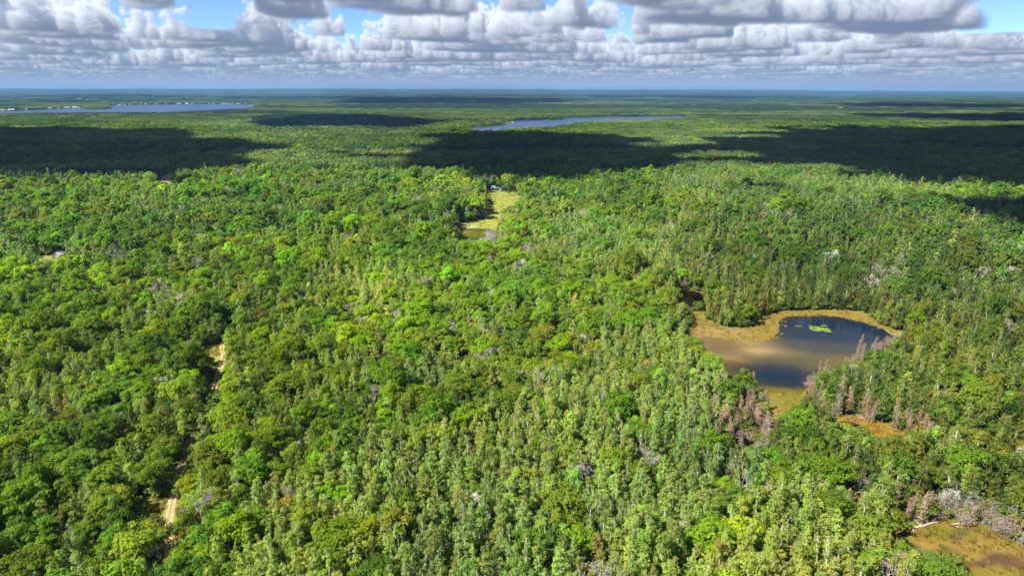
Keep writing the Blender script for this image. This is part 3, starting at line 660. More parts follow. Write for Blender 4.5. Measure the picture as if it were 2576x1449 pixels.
# ---- colours of the leaves (linear base colours), each with the word that names it
PAL = dict(
    maple_tree=[('bright green', (0.116, 0.215, 0.015), 4), ('lime green', (.145, .228, .020), 1.2), ('mid green', (0.091, 0.167, 0.020), 5), ('deep green', (0.066, 0.122, 0.024), 2.2), ('yellow green', (.165, .205, .026), .6), ('orange tinged', (.230, .150, .035), .10)],
    oak_tree=[('olive green', (0.111, 0.160, 0.024), 5), ('mid green', (0.086, 0.154, 0.024), 4), ('dark green', (0.058, 0.111, 0.026), 2.4), ('brownish green', (0.141, 0.149, 0.035), 1.2), ('rust brown', (.215, .125, .050), .10)],
    aspen_tree=[('pale green', (.180, .250, .064), 5), ('sage green', (.178, .235, .084), 4), ('yellowish green', (.205, .255, .066), 2.0), ('fresh green', (.135, .222, .045), 1.0), ('straw tinged', (.26, .21, .10), .35)],
    pine_tree=[('dark green', (0.055, 0.090, 0.024), 4), ('deep green', (0.076, 0.118, 0.026), 4), ('blue green', (0.055, 0.099, 0.031), 1.2), ('olive green', (0.111, 0.131, 0.031), 3)],
    spruce_tree=[('dark green', (0.060, 0.088, 0.024), 4), ('olive green', (0.103, 0.118, 0.031), 3), ('grey green', (0.116, 0.124, 0.048), 2)],
    dead_conifer=[('brown', (.225, .160, .100), 3), ('rusty', (.235, .135, .075), 1.0), ('grey', (.205, .178, .140), 2.0)],
    dead_tree=[('grey', (0.255, 0.238, 0.212), 3), ('pale grey', (0.340, 0.323, 0.289), 2)],
    shrub=[('green', (.110, .165, .028), 3), ('brown', (.14, .115, .05), .7), ('yellow green', (.14, .17, .030), 1.2), ('rusty', (.20, .125, .06), .25)],
    dead_shrub=[('grey', (.195, .178, .160), 4), ('pinkish grey', (.205, .160, .135), 2)])
ORDER = list(KINDS)
def region(X, Y, q): return inside(X, Y, q)
R_ASPEN1 = [(640, 1600), (560, 1380), (700, 1200), (820, 1090), (1000, 1040), (1250, 1030), (1440, 930), (1530, 830), (1700, 800), (1770, 880), (1840, 1000), (1830, 1120), (1960, 1180), (2200, 1330), (2330, 1449), (2360, 1600)]
R_ASPEN2 = [(1310, 570), (1450, 560), (1700, 590), (1810, 650), (1800, 700), (1600, 690), (1400, 650)]
R_ASPEN3 = [(1640, 470), (1800, 430), (2050, 440), (2300, 470), (2250, 520), (1900, 510), (1700, 520)]
R_ASPEN4 = [(-200, 860), (120, 880), (280, 940), (250, 1040), (-200, 1060)]
R_ASPEN5 = [(860, 690), (1000, 660), (1060, 730), (980, 780), (880, 760)]
R_PINE1 = [(1700, 560), (2000, 540), (2576, 500), (2900, 500), (2900, 1350), (2500, 1310), (2300, 1240), (2050, 1180), (2000, 1080), (2080, 930), (2280, 860), (2180, 770), (1920, 770), (1880, 830), (1790, 810), (1740, 700)]
R_SPRUCE = [(1780, 640), (2250, 700), (2300, 870), (2180, 800), (1920, 790), (1880, 830), (1790, 815), (1760, 760)]
R_PINE2 = [(2030, 950), (2120, 900), (2250, 900), (2400, 950), (2420, 1110), (2300, 1100), (2200, 1050), (2060, 1030)]
R_PINE3 = [(2280, 1180), (2700, 1150), (2700, 1360), (2480, 1310), (2330, 1270)]
PLANT = [(625, 296), (700, 290), (860, 288), (1000, 293), (1085, 304), (1085, 320), (640, 320)]
def weights(x, y):
    X, Y = P(np.stack([x, y, np.full_like(x, 8.0)], -1))
    n1, n2, n3 = vnoise(x, y, 60, 41), vnoise(x, y, 45, 42), vnoise(x, y, 90, 43)
    w = np.zeros((len(x), 5)); w[:, 0] = .45*np.clip((n1-.28)*3, .1, 1.6); w[:, 1] = .45*np.clip((.75-n1)*3, .1, 1.6); w[:, 2] = .10+.5*sstep(n2, .55, .75); w[:, 3] = .05+.35*sstep(n3, .6, .8); w[:, 4] = .015
    jx = X+(vnoise(x, y, 18, 44)-.5)*140; jy = Y+(vnoise(x, y, 18, 45)-.5)*90
    for q, row in ((R_PINE1, (.05, .22, .14, .46, .13)), (R_ASPEN1, (.03, .05, .87, .04, .01)), (R_ASPEN2, (.05, .05, .86, .03, .01)), (R_ASPEN3, (.08, .12, .72, .08, 0)), (R_ASPEN4, (.05, .2, .7, .05, 0)), (R_ASPEN5, (.1, .1, .78, .02, 0)), (R_SPRUCE, (.02, .05, .20, .28, .45)), (R_PINE2, (.0, .08, .12, .66, .14)), (R_PINE3, (.02, .08, .2, .55, .15))):
        m = region(jx, jy, q); w[m] = w[m]*.12+np.array(row)*.88
    return w/w.sum(1)[:, None]

WATERS = [POND, POND2, POOL, POOL3, LAKE_L, LAKE_M]
OPEN = [SEDGE, BOG, STRIP, MEADOW, CLEAR_A, CLEAR_B, YARD, ROADBAY, POOL, POOL3]
VISIBLE = [q for q in (I_CLEAR_A, I_CLEAR_B, I_BOG, I_STRIP, I_POOL, I_ROAD, [(1712, 738), (1765, 740), (1768, 762), (1715, 762)], [(p[0], p[1]) for p in I_MEADOW[:11]]+[(1247, 604), (1156, 604), (1151, 575)]+I_MEADOW[14:],
           [(75, 655), (90, 646), (140, 640), (138, 634), (166, 634), (166, 652), (120, 657)],
           [(1765, 851), (1817, 853), (1871, 855), (1957, 846), (1961, 810), (1990, 797), (2037, 792), (2155, 807), (2238, 840), (2250, 847), (2222, 868), (2179, 890), (2120, 898), (2070, 930), (2025, 960), (2013, 1000), (1990, 1035), (1955, 1045), (1942, 985), (1912, 972), (1900, 950), (1860, 922), (1815, 892)],
           I_SEDGE[:18])]
TRAIL_SEEN = np.array([(560-(560-522)*k/13+(3 if k < 4 else 0), 900+9.4*k) for k in range(14)]+[(480, 1102), (474, 1110), (464, 1158), (458, 1170), (452, 1182)])
I_TRAILGAP = [(556, 900), (551, 930), (543, 962), (533, 992), (518, 1022), (528, 1024), (542, 1000), (552, 970), (560, 935), (566, 905)]
I_TRAILGAP2 = [(478, 1092), (466, 1120), (456, 1160), (446, 1190), (456, 1190), (467, 1160), (478, 1122), (488, 1094)]
VISIBLE += [I_TRAILGAP, I_TRAILGAP2]; GAPS = [poly(I_TRAILGAP), poly(I_TRAILGAP2)]
def blocked(x, y, H, R):
    """would the crown stand on or in front of ground the photograph shows open?"""
    b = np.zeros(len(x), bool)
    for q in OPEN: b |= inside(x, y, q)
    b |= pdist(x, y, TRAIL, False) < .9+.30*R
    for q in (CLEAR_A, CLEAR_B, YARD, *GAPS):
        for fr in (.45, .8): b |= inside(x-SUN_DIR[0]/SUN_DIR[2]*H*fr, y-SUN_DIR[1]/SUN_DIR[2]*H*fr, q)
    b |= pdist(x, y, FARROAD, False) < 9
    for fr in (.2, .35, .5, .65, .8, .95):
        for sd in (-.75, 0, .75):
            wd = R*(1 if fr < .85 else .5)
            X, Y = P(np.stack([x+sd*wd, y, H*fr], -1))
            for q in VISIBLE: b |= inside(X, Y, q)
        X, Y = P(np.stack([x, y, H*fr], -1)); hw = R*FOC/np.hypot(np.hypot(x, y), CAM_H)*2.5
        for (tx, ty) in TRAIL_SEEN: b |= (np.abs(X-tx) < hw*.8+5) & (np.abs(Y-ty) < 9)
    return b

HALF = math.radians(43)
def wedge_points(r0, r1, s, rng):
    n = int(2*r1/s)+2; i, j = np.meshgrid(np.arange(-n//2, n//2+1), np.arange(0, int(r1/s)+2))
    x, y = (i*s+(j % 2)*s*.5).ravel().astype(float), (j*s*.93).ravel().astype(float)
    x += rng.uniform(-.42, .42, len(x))*s; y += rng.uniform(-.42, .42, len(y))*s
    r = np.hypot(x, y); k = (r >= r0) & (r < r1) & (np.abs(np.arctan2(x, y+25)) < HALF)
    return x[k], y[k]
rng = np.random.default_rng(77)
R1 = 860.0
cx, cy_ = wedge_points(95, R1, 2.15, rng)
w = weights(cx, cy_); kidx = (w.cumsum(1) > rng.random(len(cx))[:, None]).argmax(1)
var = rng.integers(0, 1000, len(cx)); scl = np.where(kidx < 2, rng.triangular(.62, 1.0, 1.45, len(cx)), rng.triangular(.66, .98, 1.22, len(cx)))*(.86+.28*vnoise(cx, cy_, 70, 46))
scl *= 1+np.where(kidx < 2, .38, np.where(kidx == 2, .30, .22))*sstep(np.hypot(cx, cy_), 210, 480)
nvar = np.array([KINDS[k][3] for k in ORDER]); var = var % nvar[kidx]
HH = np.array([DIM[ORDER[k]][v][0] for k, v in zip(kidx, var)])*scl; RR = np.array([DIM[ORDER[k]][v][1] for k, v in zip(kidx, var)])*scl
# hand-placed trees: kind, colour word, X and Y of the crown's middle in the photograph, size
HAND = [('maple_tree', 'bright green', 1025, 822, 1.15), ('maple_tree', 'lime green', 1465, 812, 1.0), ('maple_tree', 'lime green', 983, 1000, 1.15), ('maple_tree', 'lime green', 680, 1078, 1.0), ('maple_tree', 'lime green', 918, 1352, 1.0), ('maple_tree', 'bright green', 440, 890, 1.1), ('maple_tree', 'bright green', 478, 962, 1.1), ('maple_tree', 'deep green', 82, 1080, 1.1),
        ('maple_tree', 'yellow green', 565, 650, 1.0), ('maple_tree', 'bright green', 1342, 925, 1.1), ('maple_tree', 'bright green', 1430, 905, .9), ('maple_tree', 'bright green', 600, 1050, 1.0), ('maple_tree', 'deep green', 893, 1132, 1.0), ('maple_tree', 'deep green', 2342, 678, 1.15), ('pine_tree', 'dark green', 2215, 595, 1.3), ('pine_tree', 'dark green', 2515, 580, 1.3), ('maple_tree', 'lime green', 1110, 1095, 1.1), ('maple_tree', 'bright green', 1175, 1060, 1.1),
        ('oak_tree', 'rust brown', 1222, 792, .85), ('oak_tree', 'rust brown', 1317, 1152, .75), ('maple_tree', 'orange tinged', 728, 1222, .55), ('maple_tree', 'orange tinged', 115, 588, .9), ('oak_tree', 'rust brown', 205, 605, .7), ('maple_tree', 'orange tinged', 985, 828, .6), ('maple_tree', 'orange tinged', 1130, 745, .7), ('oak_tree', 'rust brown', 1425, 708, .7), ('oak_tree', 'rust brown', 2118, 572, .7), ('oak_tree', 'rust brown', 1950, 655, .6), ('maple_tree', 'yellow green', 655, 645, .8), ('maple_tree', 'lime green', 345, 690, 1.0), ('maple_tree', 'bright green', 90, 785, 1.2),
        ('pine_tree', 'dark green', 60, 620, 1.2), ('pine_tree', 'dark green', 90, 622, 1.25), ('pine_tree', 'dark green', 125, 612, 1.3), ('pine_tree', 'dark green', 148, 612, 1.2), ('spruce_tree', 'dark green', 235, 622, 1.2), ('pine_tree', 'blue green', 1345, 585, 1.2), ('pine_tree', 'blue green', 1280, 470, 1.2), ('maple_tree', 'bright green', 2280, 615, 1.0), ('maple_tree', 'lime green', 2560, 835, .9),
        ('dead_tree', 'pale grey', 405, 775, 1.1), ('dead_tree', 'grey', 915, 822, 1.0), ('dead_tree', 'grey', 332, 792, .8), ('dead_tree', 'pale grey', 75, 822, 1.1), ('dead_tree', 'grey', 522, 722, .9), ('dead_tree', 'pale grey', 416, 1396, .75), ('dead_tree', 'pale grey', 2150, 1228, .95), ('dead_tree', 'pale grey', 1630, 1160, 1.1), ('dead_tree', 'grey', 640, 742, .9), ('dead_tree', 'grey', 30, 735, .9), ('dead_tree', 'grey', 705, 760, .8), ('dead_tree', 'grey', 560, 690, .8), ('dead_tree', 'pale grey', 1700, 1330, .8), ('dead_tree', 'pale grey', 1470, 1290, .9), ('dead_tree', 'grey', 720, 1260, .8), ('dead_tree', 'pale grey', 340, 1140, .6),
        ('dead_tree', 'pale grey', 1480, 1045, .8), ('dead_tree', 'pale grey', 1600, 1045, .9), ('dead_tree', 'pale grey', 2425, 1250, .9), ('dead_tree', 'pale grey', 2405, 1255, .9), ('dead_tree', 'grey', 840, 1345, .8), ('dead_tree', 'pale grey', 470, 655, .7), ('dead_tree', 'grey', 255, 595, .7), ('dead_tree', 'grey', 385, 580, .8), ('dead_tree', 'grey', 500, 590, .8)]
for (X, Y, s, c) in [(1898, 965, 1.1, 0), (1908, 1040, 1.25, 0), (1922, 1045, 1.2, 0), (1930, 1010, .9, 2), (2036, 1000, 1.25, 0), (2050, 1015, 1.1, 2), (2100, 1015, 1.2, 2), (2112, 1020, 1.0, 0), (2137, 1012, .95, 1), (2182, 1025, 1.05, 1), (2195, 1035, .9, 0), (2262, 1045, 1.1, 0), (2275, 1055, .9, 1), (2290, 1060, 1.0, 0), (2325, 1070, 1.05, 1), (2335, 1080, .9, 0), (1803, 1030, 1.05, 1), (1815, 1050, 1.0, 0), (1828, 1060, 1.1, 0), (1840, 1075, .9, 0), (1900, 1130, .9, 0), (1880, 1150, .85, 0), (1862, 1125, .8, 2), (2160, 872, 1.3, 0), (2170, 885, 1.0, 0), (2200, 872, 1.1, 0),
                     (1784, 1345, 1.0, 0), (2385, 1165, .8, 1), (2130, 1262, .8, 0), (2170, 1265, .8, 0), (2195, 1270, .7, 0), (2280, 1280, .9, 1), (2300, 1270, .9, 0), (2320, 1280, .8, 0), (2340, 1265, .9, 0), (1146, 582, 1.25, 0), (1150, 590, 1.2, 0), (1142, 594, 1.1, 2), (1256, 560, 1.2, 1), (1262, 545, 1.1, 1), (1252, 590, 1.0, 0), (1262, 600, 1.2, 0), (1258, 612, 1.0, 2), (1722, 712, 1.0, 0), (1425, 712, .9, 1), (1470, 708, 1.3, 0), (1760, 1020, .9, 0), (2080, 925, .9, 0), (2060, 942, .8, 1), (1715, 800, .9, 0), (1722, 815, .9, 2), (2068, 1048, .8, 1), (640, 1245, .7, 2)]:
    HAND.append(('dead_conifer', PAL['dead_conifer'][c][0], X, Y, s))
for k in range(46):                                   # bare grey alder along the bog's upper edge
    t = k/45; X = 2335+270*t+rng.uniform(-18, 18); Y = 1282+70*t*t+rng.uniform(-26, 12)
    HAND.append(('dead_shrub', 'grey' if rng.random() < .75 else 'pinkish grey', X, Y, rng.uniform(.8, 1.25)))
for k in range(30):                                   # pinkish brush on the pond's lower right bank
    t = k/29; HAND.append(('dead_shrub', 'pinkish grey', 2030+225*t+rng.uniform(-6, 6), 968-118*t+rng.uniform(-5, 8), rng.uniform(.6, .95)))
for k in range(18):
    a = rng.random()*6.28; HAND.append(('dead_shrub', 'pinkish grey', 1862+52*math.cos(a), 1120+30*math.sin(a), rng.uniform(.6, .9)))
hx, hy, hk, hv, hs, ht = [], [], [], [], [], []
for (k, c, X, Y, s) in HAND:
    v = int(rng.integers(0, KINDS[k][3])); H, R = DIM[k][v]; p = G(X, Y, H*s*(.62 if k not in ('dead_conifer', 'dead_shrub') else .5))
    hx.append(float(p[0])); hy.append(float(p[1])); hk.append(ORDER.index(k)); hv.append(v); hs.append(s); ht.append([q[0] for q in PAL[k]].index(c))
hx, hy, hk, hv, hs, ht = (np.array(q) for q in (hx, hy, hk, hv, hs, ht))
hH = np.array([DIM[ORDER[k]][v][0] for k, v in zip(hk, hv)])*hs; hR = np.array([DIM[ORDER[k]][v][1] for k, v in zip(hk, hv)])*hs
# a few bare crowns among the rest
dead = rng.random(len(cx)) < np.where(kidx < 2, .016, .008)
kidx = np.where(dead, ORDER.index('dead_tree'), kidx); var = np.where(dead, rng.integers(0, 5, len(cx)), var)
HH = np.where(dead, 8*scl, HH); RR = np.where(dead, 1.9*scl, RR)
JX, JY = P(np.stack([cx, cy_, np.full_like(cx, 4.0)], -1))
dz = np.zeros(len(cx), bool)
for q in ([(1775, 1000), (1890, 955), (1945, 985), (1940, 1100), (1920, 1155), (1850, 1165), (1785, 1100)], [(2025, 985), (2200, 1000), (2345, 1055), (2340, 1105), (2230, 1070), (2060, 1045)], [(2110, 1250), (2330, 1250), (2420, 1285), (2330, 1312), (2150, 1290)], [(1136, 560), (1153, 560), (1153, 612), (1136, 612)], [(1244, 545), (1266, 540), (1264, 625), (1248, 625)]): dz |= inside(JX, JY, q)
dz &= rng.random(len(cx)) < np.where(JX < 1400, .22, .50)
kidx = np.where(dz, ORDER.index('dead_conifer'), kidx); var = np.where(dz, rng.integers(0, 5, len(cx)), var); scl = np.where(dz, rng.uniform(.7, 1.25, len(cx)), scl); HH = np.where(dz, 8*scl, HH); RR = np.where(dz, 1.9*scl, RR)
bl = blocked(cx, cy_, HH, RR)
cx, cy_, kidx, var, scl, HH, RR = (q[~bl] for q in (cx, cy_, kidx, var, scl, HH, RR))
ax = np.concatenate([hx, cx]); ay = np.concatenate([hy, cy_]); ak = np.concatenate([hk, kidx]); av = np.concatenate([hv, var]); as_ = np.concatenate([hs, scl]); aH = np.concatenate([hH, HH]); aR = np.concatenate([hR, RR])
at_ = np.concatenate([ht, np.full(len(cx), -1)])
# pack: crowns may overlap their neighbours by about a third
PACK = np.where(ak == 2, .58, np.where(ak >= 3, .64, .62))
order = np.concatenate([np.arange(len(hx)), len(hx)+rng.permutation(len(cx))])
CELLS = {}; keep = []
prio = rng.random(len(ax))
lx, ly, lr = ax.tolist(), ay.tolist(), (aR*PACK).tolist()
for i in order.tolist():
    x, y, r = lx[i], ly[i], lr[i]; ci, cj = int(x//5), int(y//5); ok = True
    if i >= len(hx):
        for a in (-1, 0, 1):
            for b in (-1, 0, 1):
                for (x2, y2, r2) in CELLS.get((ci+a, cj+b), ()):
                    if (x-x2)**2+(y-y2)**2 < (r+r2)**2: ok = False; break
                if not ok: break
            if not ok: break
    if ok:
        keep.append(i); CELLS.setdefault((ci, cj), []).append((x, y, r if ak[i] < 7 else r*.4))
keep = np.array(keep); ax, ay, ak, av, as_, aH, aR, at_ = (q[keep] for q in (ax, ay, ak, av, as_, aH, aR, at_))
arot = np.stack([rng.normal(0, .06, len(ax)), rng.normal(0, .06, len(ax)), rng.uniform(0, 2*math.pi, len(ax))], 1)
asc = as_[:, None]*np.exp(rng.normal(0, .09, (len(ax), 3)))
# leaf colours: palette entry by local stand, then a small shift of its own
tint = np.zeros((len(ax), 3)); tname = np.empty(len(ax), object)
stand = vnoise(ax, ay, 38, 47); rad0 = np.hypot(ax, ay)
for ki, k in enumerate(ORDER):
    m = np.nonzero(ak == ki)[0]
    if not len(m): continue
    wts = np.array([q[2] for q in PAL[k]]); cum = np.cumsum(wts)/wts.sum()
    u = np.clip(.5*rng.random(len(m))+.5*rng.random(len(m))*0+.5*((stand[m]*7.3) % 1), 0, .9999) if ki < 5 else rng.random(len(m))
    e = np.searchsorted(cum, u); e = np.where(at_[m] >= 0, at_[m], e)
    base = np.array([q[1] for q in PAL[k]])[e]
    tint[m] = base*np.exp(rng.normal(0, .15, (len(m), 1)))*np.exp(rng.normal(0, .07, (len(m), 3)))
    if ki < 5:
        g1 = (vnoise(ax[m], ay[m], 110, 48)-.5)[:, None]; g2 = (vnoise(ax[m], ay[m], 55, 49)-.5)[:, None]
        X_, Y_ = P(np.stack([ax[m], ay[m], np.full(len(m), 8.0)], -1)); dk = inside(X_+(vnoise(ax[m], ay[m], 25, 58)-.5)*160, Y_+(vnoise(ax[m], ay[m], 25, 59)-.5)*90, R_PINE1)
        tint[m] *= np.where(dk, .80, 1.0)[:, None]
        if ki < 2: tint[m] *= np.where(dk[:, None], 1.0, np.array((1.16, 1.10, .95)))
        nf = sstep(rad0[m], 260, 560)[:, None]; tint[m] *= np.array((1.12, 1.05, .80))*(1-nf)+np.array((.98, .99, .92))*nf
        tint[m] *= 1.10*np.exp(g1*.55)*np.exp(g2*np.array((.9, .5, .1)))
    for i, q in zip(m, e): tname[i] = PAL[k][q][0]
print('trees', len(ax), {k: int((ak == i).sum()) for i, k in enumerate(ORDER)}, round(time.time()-T_START, 1))

# ---------------------------------------------------------------- the trees that show largest: one object each, with trunk and crown
NAMES = dict(maple_tree=('maple', 'rounded crown'), oak_tree=('oak', 'broken spreading crown'), aspen_tree=('aspen', 'slim pale trunk'), pine_tree=('pine', 'tiered branches'), spruce_tree=('spruce', 'narrow spire'), dead_conifer=('dead conifer', 'bare twigs'), dead_tree=('leafless tree', 'bare forked branches'), dead_shrub=('bare bush', 'thin twigs'))
SHOW = {k: 300 for k in NAMES}
topP = np.stack([ax, ay, aH*.75], -1); TX, TY = P(topP); slant = np.sqrt(ax**2+ay**2+(CAM_H-aH*.7)**2)
inframe = (TX > -6) & (TX < 2582) & (TY > 0) & (TY < 1452)
single = np.zeros(len(ax), bool)
for ki, k in enumerate(ORDER):
    if k not in SHOW: continue
    m = np.nonzero((ak == ki) & inframe)[0]
    m = m[np.argsort(-(aR/slant)[m])][:SHOW[k]]; single[m] = True
COLS = ['at the left edge', 'far left', 'well left', 'left', 'left of centre', 'just left of centre', 'just right of centre', 'right of centre', 'right', 'well right', 'far right', 'at the right edge']
ROWS = [(330, 'far back'), (560, 'in the distant forest'), (660, 'in the upper forest'), (740, 'above the middle'), (810, 'just above the middle'), (880, 'at mid height'), (950, 'just below the middle'), (1020, 'below the middle'), (1090, 'in the lower half'), (1160, 'low down'), (1230, 'lower down'), (1300, 'near the bottom'), (1370, 'close to the bottom'), (9999, 'along the bottom edge')]
PC = POND.mean(0)
d_tr, d_pond, d_sedge, d_bog, d_strip, d_pool, d_m, d_ca, d_cb = (pdist(ax, ay, q, c) for q, c in ((TRAIL, False), (POND[::6], True), (SEDGE[::6], True), (BOG[::6], True), (STRIP[::4], True), (POOL[::3], True), (MEADOW[::5], True), (CLEAR_A[::4], True), (CLEAR_B[::4], True)))
def zone(i):
    X, Y = TX[i], TY[i]
    if d_ca[i] < 9: return 'beside the upper trail clearing'
    if d_cb[i] < 8: return 'beside the lower trail clearing'
    if d_pool[i] < 6: return 'beside the dark peat pool'
    if d_strip[i] < 6: return 'beside the rusty bog strip'
    if d_bog[i] < 8: return 'at the edge of the brown bog'
    if d_sedge[i] < 9 or d_pond[i] < 9:
        return ('on the far bank of the lily pond' if ay[i] > PC[1]+22 else 'on the right bank of the lily pond' if ax[i] > PC[0]+12 else 'on the left bank of the lily pond' if ay[i] > PC[1]-30 else 'south of the lily pond')
    if d_m[i] < 14: return 'beside the small meadow pond' if Y > 545 else 'beside the yellow meadow'
    if d_tr[i] < 6: return 'beside the sandy trail, '+next(n for y, n in ROWS if Y < y)
    return next(n for y, n in ROWS if Y < y)+', '+COLS[int(np.clip(X/2576*12, 0, 11))]
NUM = ['first', 'second', 'third', 'fourth', 'fifth', 'sixth', 'seventh', 'eighth', 'ninth', 'tenth', 'eleventh', 'twelfth', 'thirteenth', 'fourteenth', 'fifteenth', 'sixteenth']
_T = ['', 'first', 'second', 'third', 'fourth', 'fifth', 'sixth', 'seventh', 'eighth', 'ninth', 'tenth', 'eleventh', 'twelfth', 'thirteenth', 'fourteenth', 'fifteenth', 'sixteenth', 'seventeenth', 'eighteenth', 'nineteenth']
def ORD(k):
    k += 1
    if k < 20: return _T[k]
    t = k//10; return ['twent', 'thirt', 'fort', 'fift', 'sixt', 'sevent'][t-2]+('ieth' if k % 10 == 0 else 'y-'+_T[k % 10])
lab = {}; byl = {}
for i in np.nonzero(single)[0]:
    k = ORDER[ak[i]]; n, extra = NAMES[k]; rel = as_[i]
    size = 'small ' if rel < .84 else 'large ' if rel > 1.06 else ''
    byl.setdefault(f'{size}{tname[i]} {n} {zone(i)}', []).append(i)
for l, ids in byl.items():
    ids.sort(key=lambda i: TX[i])
    for r, i in enumerate(ids):
        if len(ids) == 1: lab[i] = l if len(l.split()) >= 6 else l+' with '+NAMES[ORDER[ak[i]]][1]
        elif r < len(NUM): lab[i] = f'{l}, {NUM[r]} from left'
        else: lab[i] = f'{l}, {NUM[len(ids)-1-r] if len(ids)-1-r < len(NUM) else "middle"} from right'
GROUP = dict(maple_tree='maples of the near forest', oak_tree='oaks of the near forest', aspen_tree='aspens of the near forest', pine_tree='pines of the near forest', spruce_tree='spruces of the near forest', dead_conifer='dead conifers round the ponds and bogs', dead_tree='leafless trees standing in the forest', dead_shrub='bare bushes round the bog and pond')
for i in np.nonzero(single)[0]:
    k = ORDER[ak[i]]; tm, cm = PARTS[k][av[i]]
    o = bpy.data.objects.new(k, None); COL.objects.link(o)
    o.location = (ax[i], ay[i], 0); o.rotation_euler = arot[i]; o.scale = asc[i]; o.empty_display_size = .5
    o['label'] = lab[i]; o['category'] = 'bush' if k == 'dead_shrub' else 'tree'; o['group'] = GROUP[k]
    t = bpy.data.objects.new('stem' if k == 'dead_shrub' else 'trunk', tm); c = bpy.data.objects.new('twigs' if k.startswith('dead') else 'crown', cm)
    for q in (t, c): COL.objects.link(q); q.parent = o
    c['tint'] = [float(q) for q in tint[i]]; c['kind'] = 'stuff'
print('single', int(single.sum()), len(set(lab.values())), round(time.time()-T_START, 1))

# ---------------------------------------------------------------- the rest of each kind: one mass each
MASS = dict(maple_tree=('maple_forest', 'green maple crowns filling the forest behind the nearest ones'), oak_tree=('oak_forest', 'olive and dark green oak crowns filling the forest behind'), aspen_tree=('aspen_forest', 'pale green aspen stands behind the nearest ones'), pine_tree=('pine_forest', 'dark pines scattered through the forest behind'), spruce_tree=('spruce_forest', 'dark narrow spruces scattered through the forest behind'), dead_tree=('dead_wood', 'grey leafless trees scattered far back in the forest'))
rad = np.hypot(ax, ay)
for k, (nm, lb) in MASS.items():
    ki = ORDER.index(k); m = np.nonzero((ak == ki) & ~single)[0]
    if not len(m): continue
    ms = JOINED[k][0]+JOINED[k][1]; far = (rad[m] > 420) & bool(JOINED[k][1])
    scatter(nm, lb, 'forest', ms, np.stack([ax[m], ay[m], np.zeros(len(m))], 1), arot[m], asc[m], av[m]+np.where(far, KINDS[k][3], 0), tint[m])
# undergrowth between the trunks
ux, uy = wedge_points(95, 560, 2.5, rng)
b = pdist(ux, uy, TRAIL, False) < 1.1
for q in OPEN: b |= inside(ux, uy, q)
UX, UY = P(np.stack([ux, uy, np.full_like(ux, 1.5)], -1))
for q in VISIBLE: b |= inside(UX, UY, q)
b |= rng.random(len(ux)) < .15
ux, uy = ux[~b], uy[~b]; n = len(ux)
e = np.searchsorted(np.cumsum([q[2] for q in PAL['shrub']])/sum(q[2] for q in PAL['shrub']), rng.random(n))
scatter('undergrowth', 'low green and brown bushes on the forest floor', 'undergrowth', JOINED['shrub'][0], np.stack([ux, uy, np.zeros(n)], 1), rng.uniform(0, 6.28, n), np.repeat(rng.uniform(.6, 1.6, (n, 1)), 3, 1)*np.where(pdist(ux, uy, TRAIL, False) < 2.2, .55, 1.0)[:, None], rng.integers(0, 4, n), np.array([q[1] for q in PAL['shrub']])[e]*np.exp(rng.normal(0, .2, (n, 1))))

# ---------------------------------------------------------------- far forest in patches of trees
def patch_mesh(name, side, kind, nq, qs, rng, leaf):
    if kind == 'broad': sp, H, R = 7.2, (8.6, 15), (3.6, 5.6)
    elif kind == 'aspen': sp, H, R = 5.0, (11, 15), (2.3, 3.2)
    else: sp, H, R = 4.9, (10, 16.5), (2.0, 3.0)
    m = int(round(side/sp)); cs, ns, var, sz = [], [], [], []
    for a in range(m):
        for b in range(m):
            x, y = ((a+.5)/m-.5)*side+rng.uniform(-.4, .4)*sp, ((b+.5)/m-.5)*side+rng.uniform(-.4, .4)*sp
            h, r = rng.uniform(*H), rng.uniform(*R); q = max(3, int(nq*rng.uniform(.8, 1.2))); u = unit(q, rng)
            if kind == 'pine':
                t = np.sqrt(rng.uniform(.02, 1, q)); an = rng.random(q)*6.28; rr = r*t*rng.uniform(.5, 1, q)
                p = np.stack([x+np.cos(an)*rr, y+np.sin(an)*rr, h*(1-.72*t)], 1); nn = np.stack([np.cos(an)*.8, np.sin(an)*.8, np.full(q, .7)], 1)+rng.normal(0, .35, (q, 3))
            else:
                u[:, 2] = np.where(u[:, 2] < -.25, -u[:, 2], u[:, 2]); rz = r*.85 if kind == 'broad' else h*.28
                p = u*np.array((r, r, rz))*rng.uniform(.75, 1.05, (q, 1))+np.array((x, y, h-rz)); nn = u+np.array((0, 0, .35))+rng.normal(0, .4, (q, 3))
            cs.append(p); ns.append(nn); sz.append(np.full(q, qs)*rng.uniform(.75, 1.25, q)); bb = rng.uniform(0, 1); var.append(np.clip(bb+rng.normal(0, .12, q), 0, 1))
    cs, ns, sz, var = (np.concatenate(q) for q in (cs, ns, sz, var))
    v, f = quads(cs, ns, sz, rng)
    return mesh(name, v, f, [leaf], np.repeat(var, 4))
prng = np.random.default_rng(5150)
PK = ('broad', 'aspen', 'pine')
P16 = [patch_mesh('patch', 17, k, 78, .66, prng, M_NEEDLE if k == 'pine' else M_LEAF) for k in PK for _ in range(4)]
P40 = [patch_mesh('patch', 46, k, 34, 1.1, prng, M_NEEDLE if k == 'pine' else M_LEAF) for k in PK for _ in range(4)]
P150 = [patch_mesh('patch', 170, k, 10, 2.2, prng, M_NEEDLE if k == 'pine' else M_LEAF) for k in PK for _ in range(2)]
I_PIT = [(2092, 275.5), (2140, 274.6), (2190, 275.4), (2236, 277.4), (2180, 278.6), (2105, 278.2)]
I_BEACH = [(636, 267.6), (700, 267.0), (736, 267.6), (730, 269.4), (640, 270.2)]
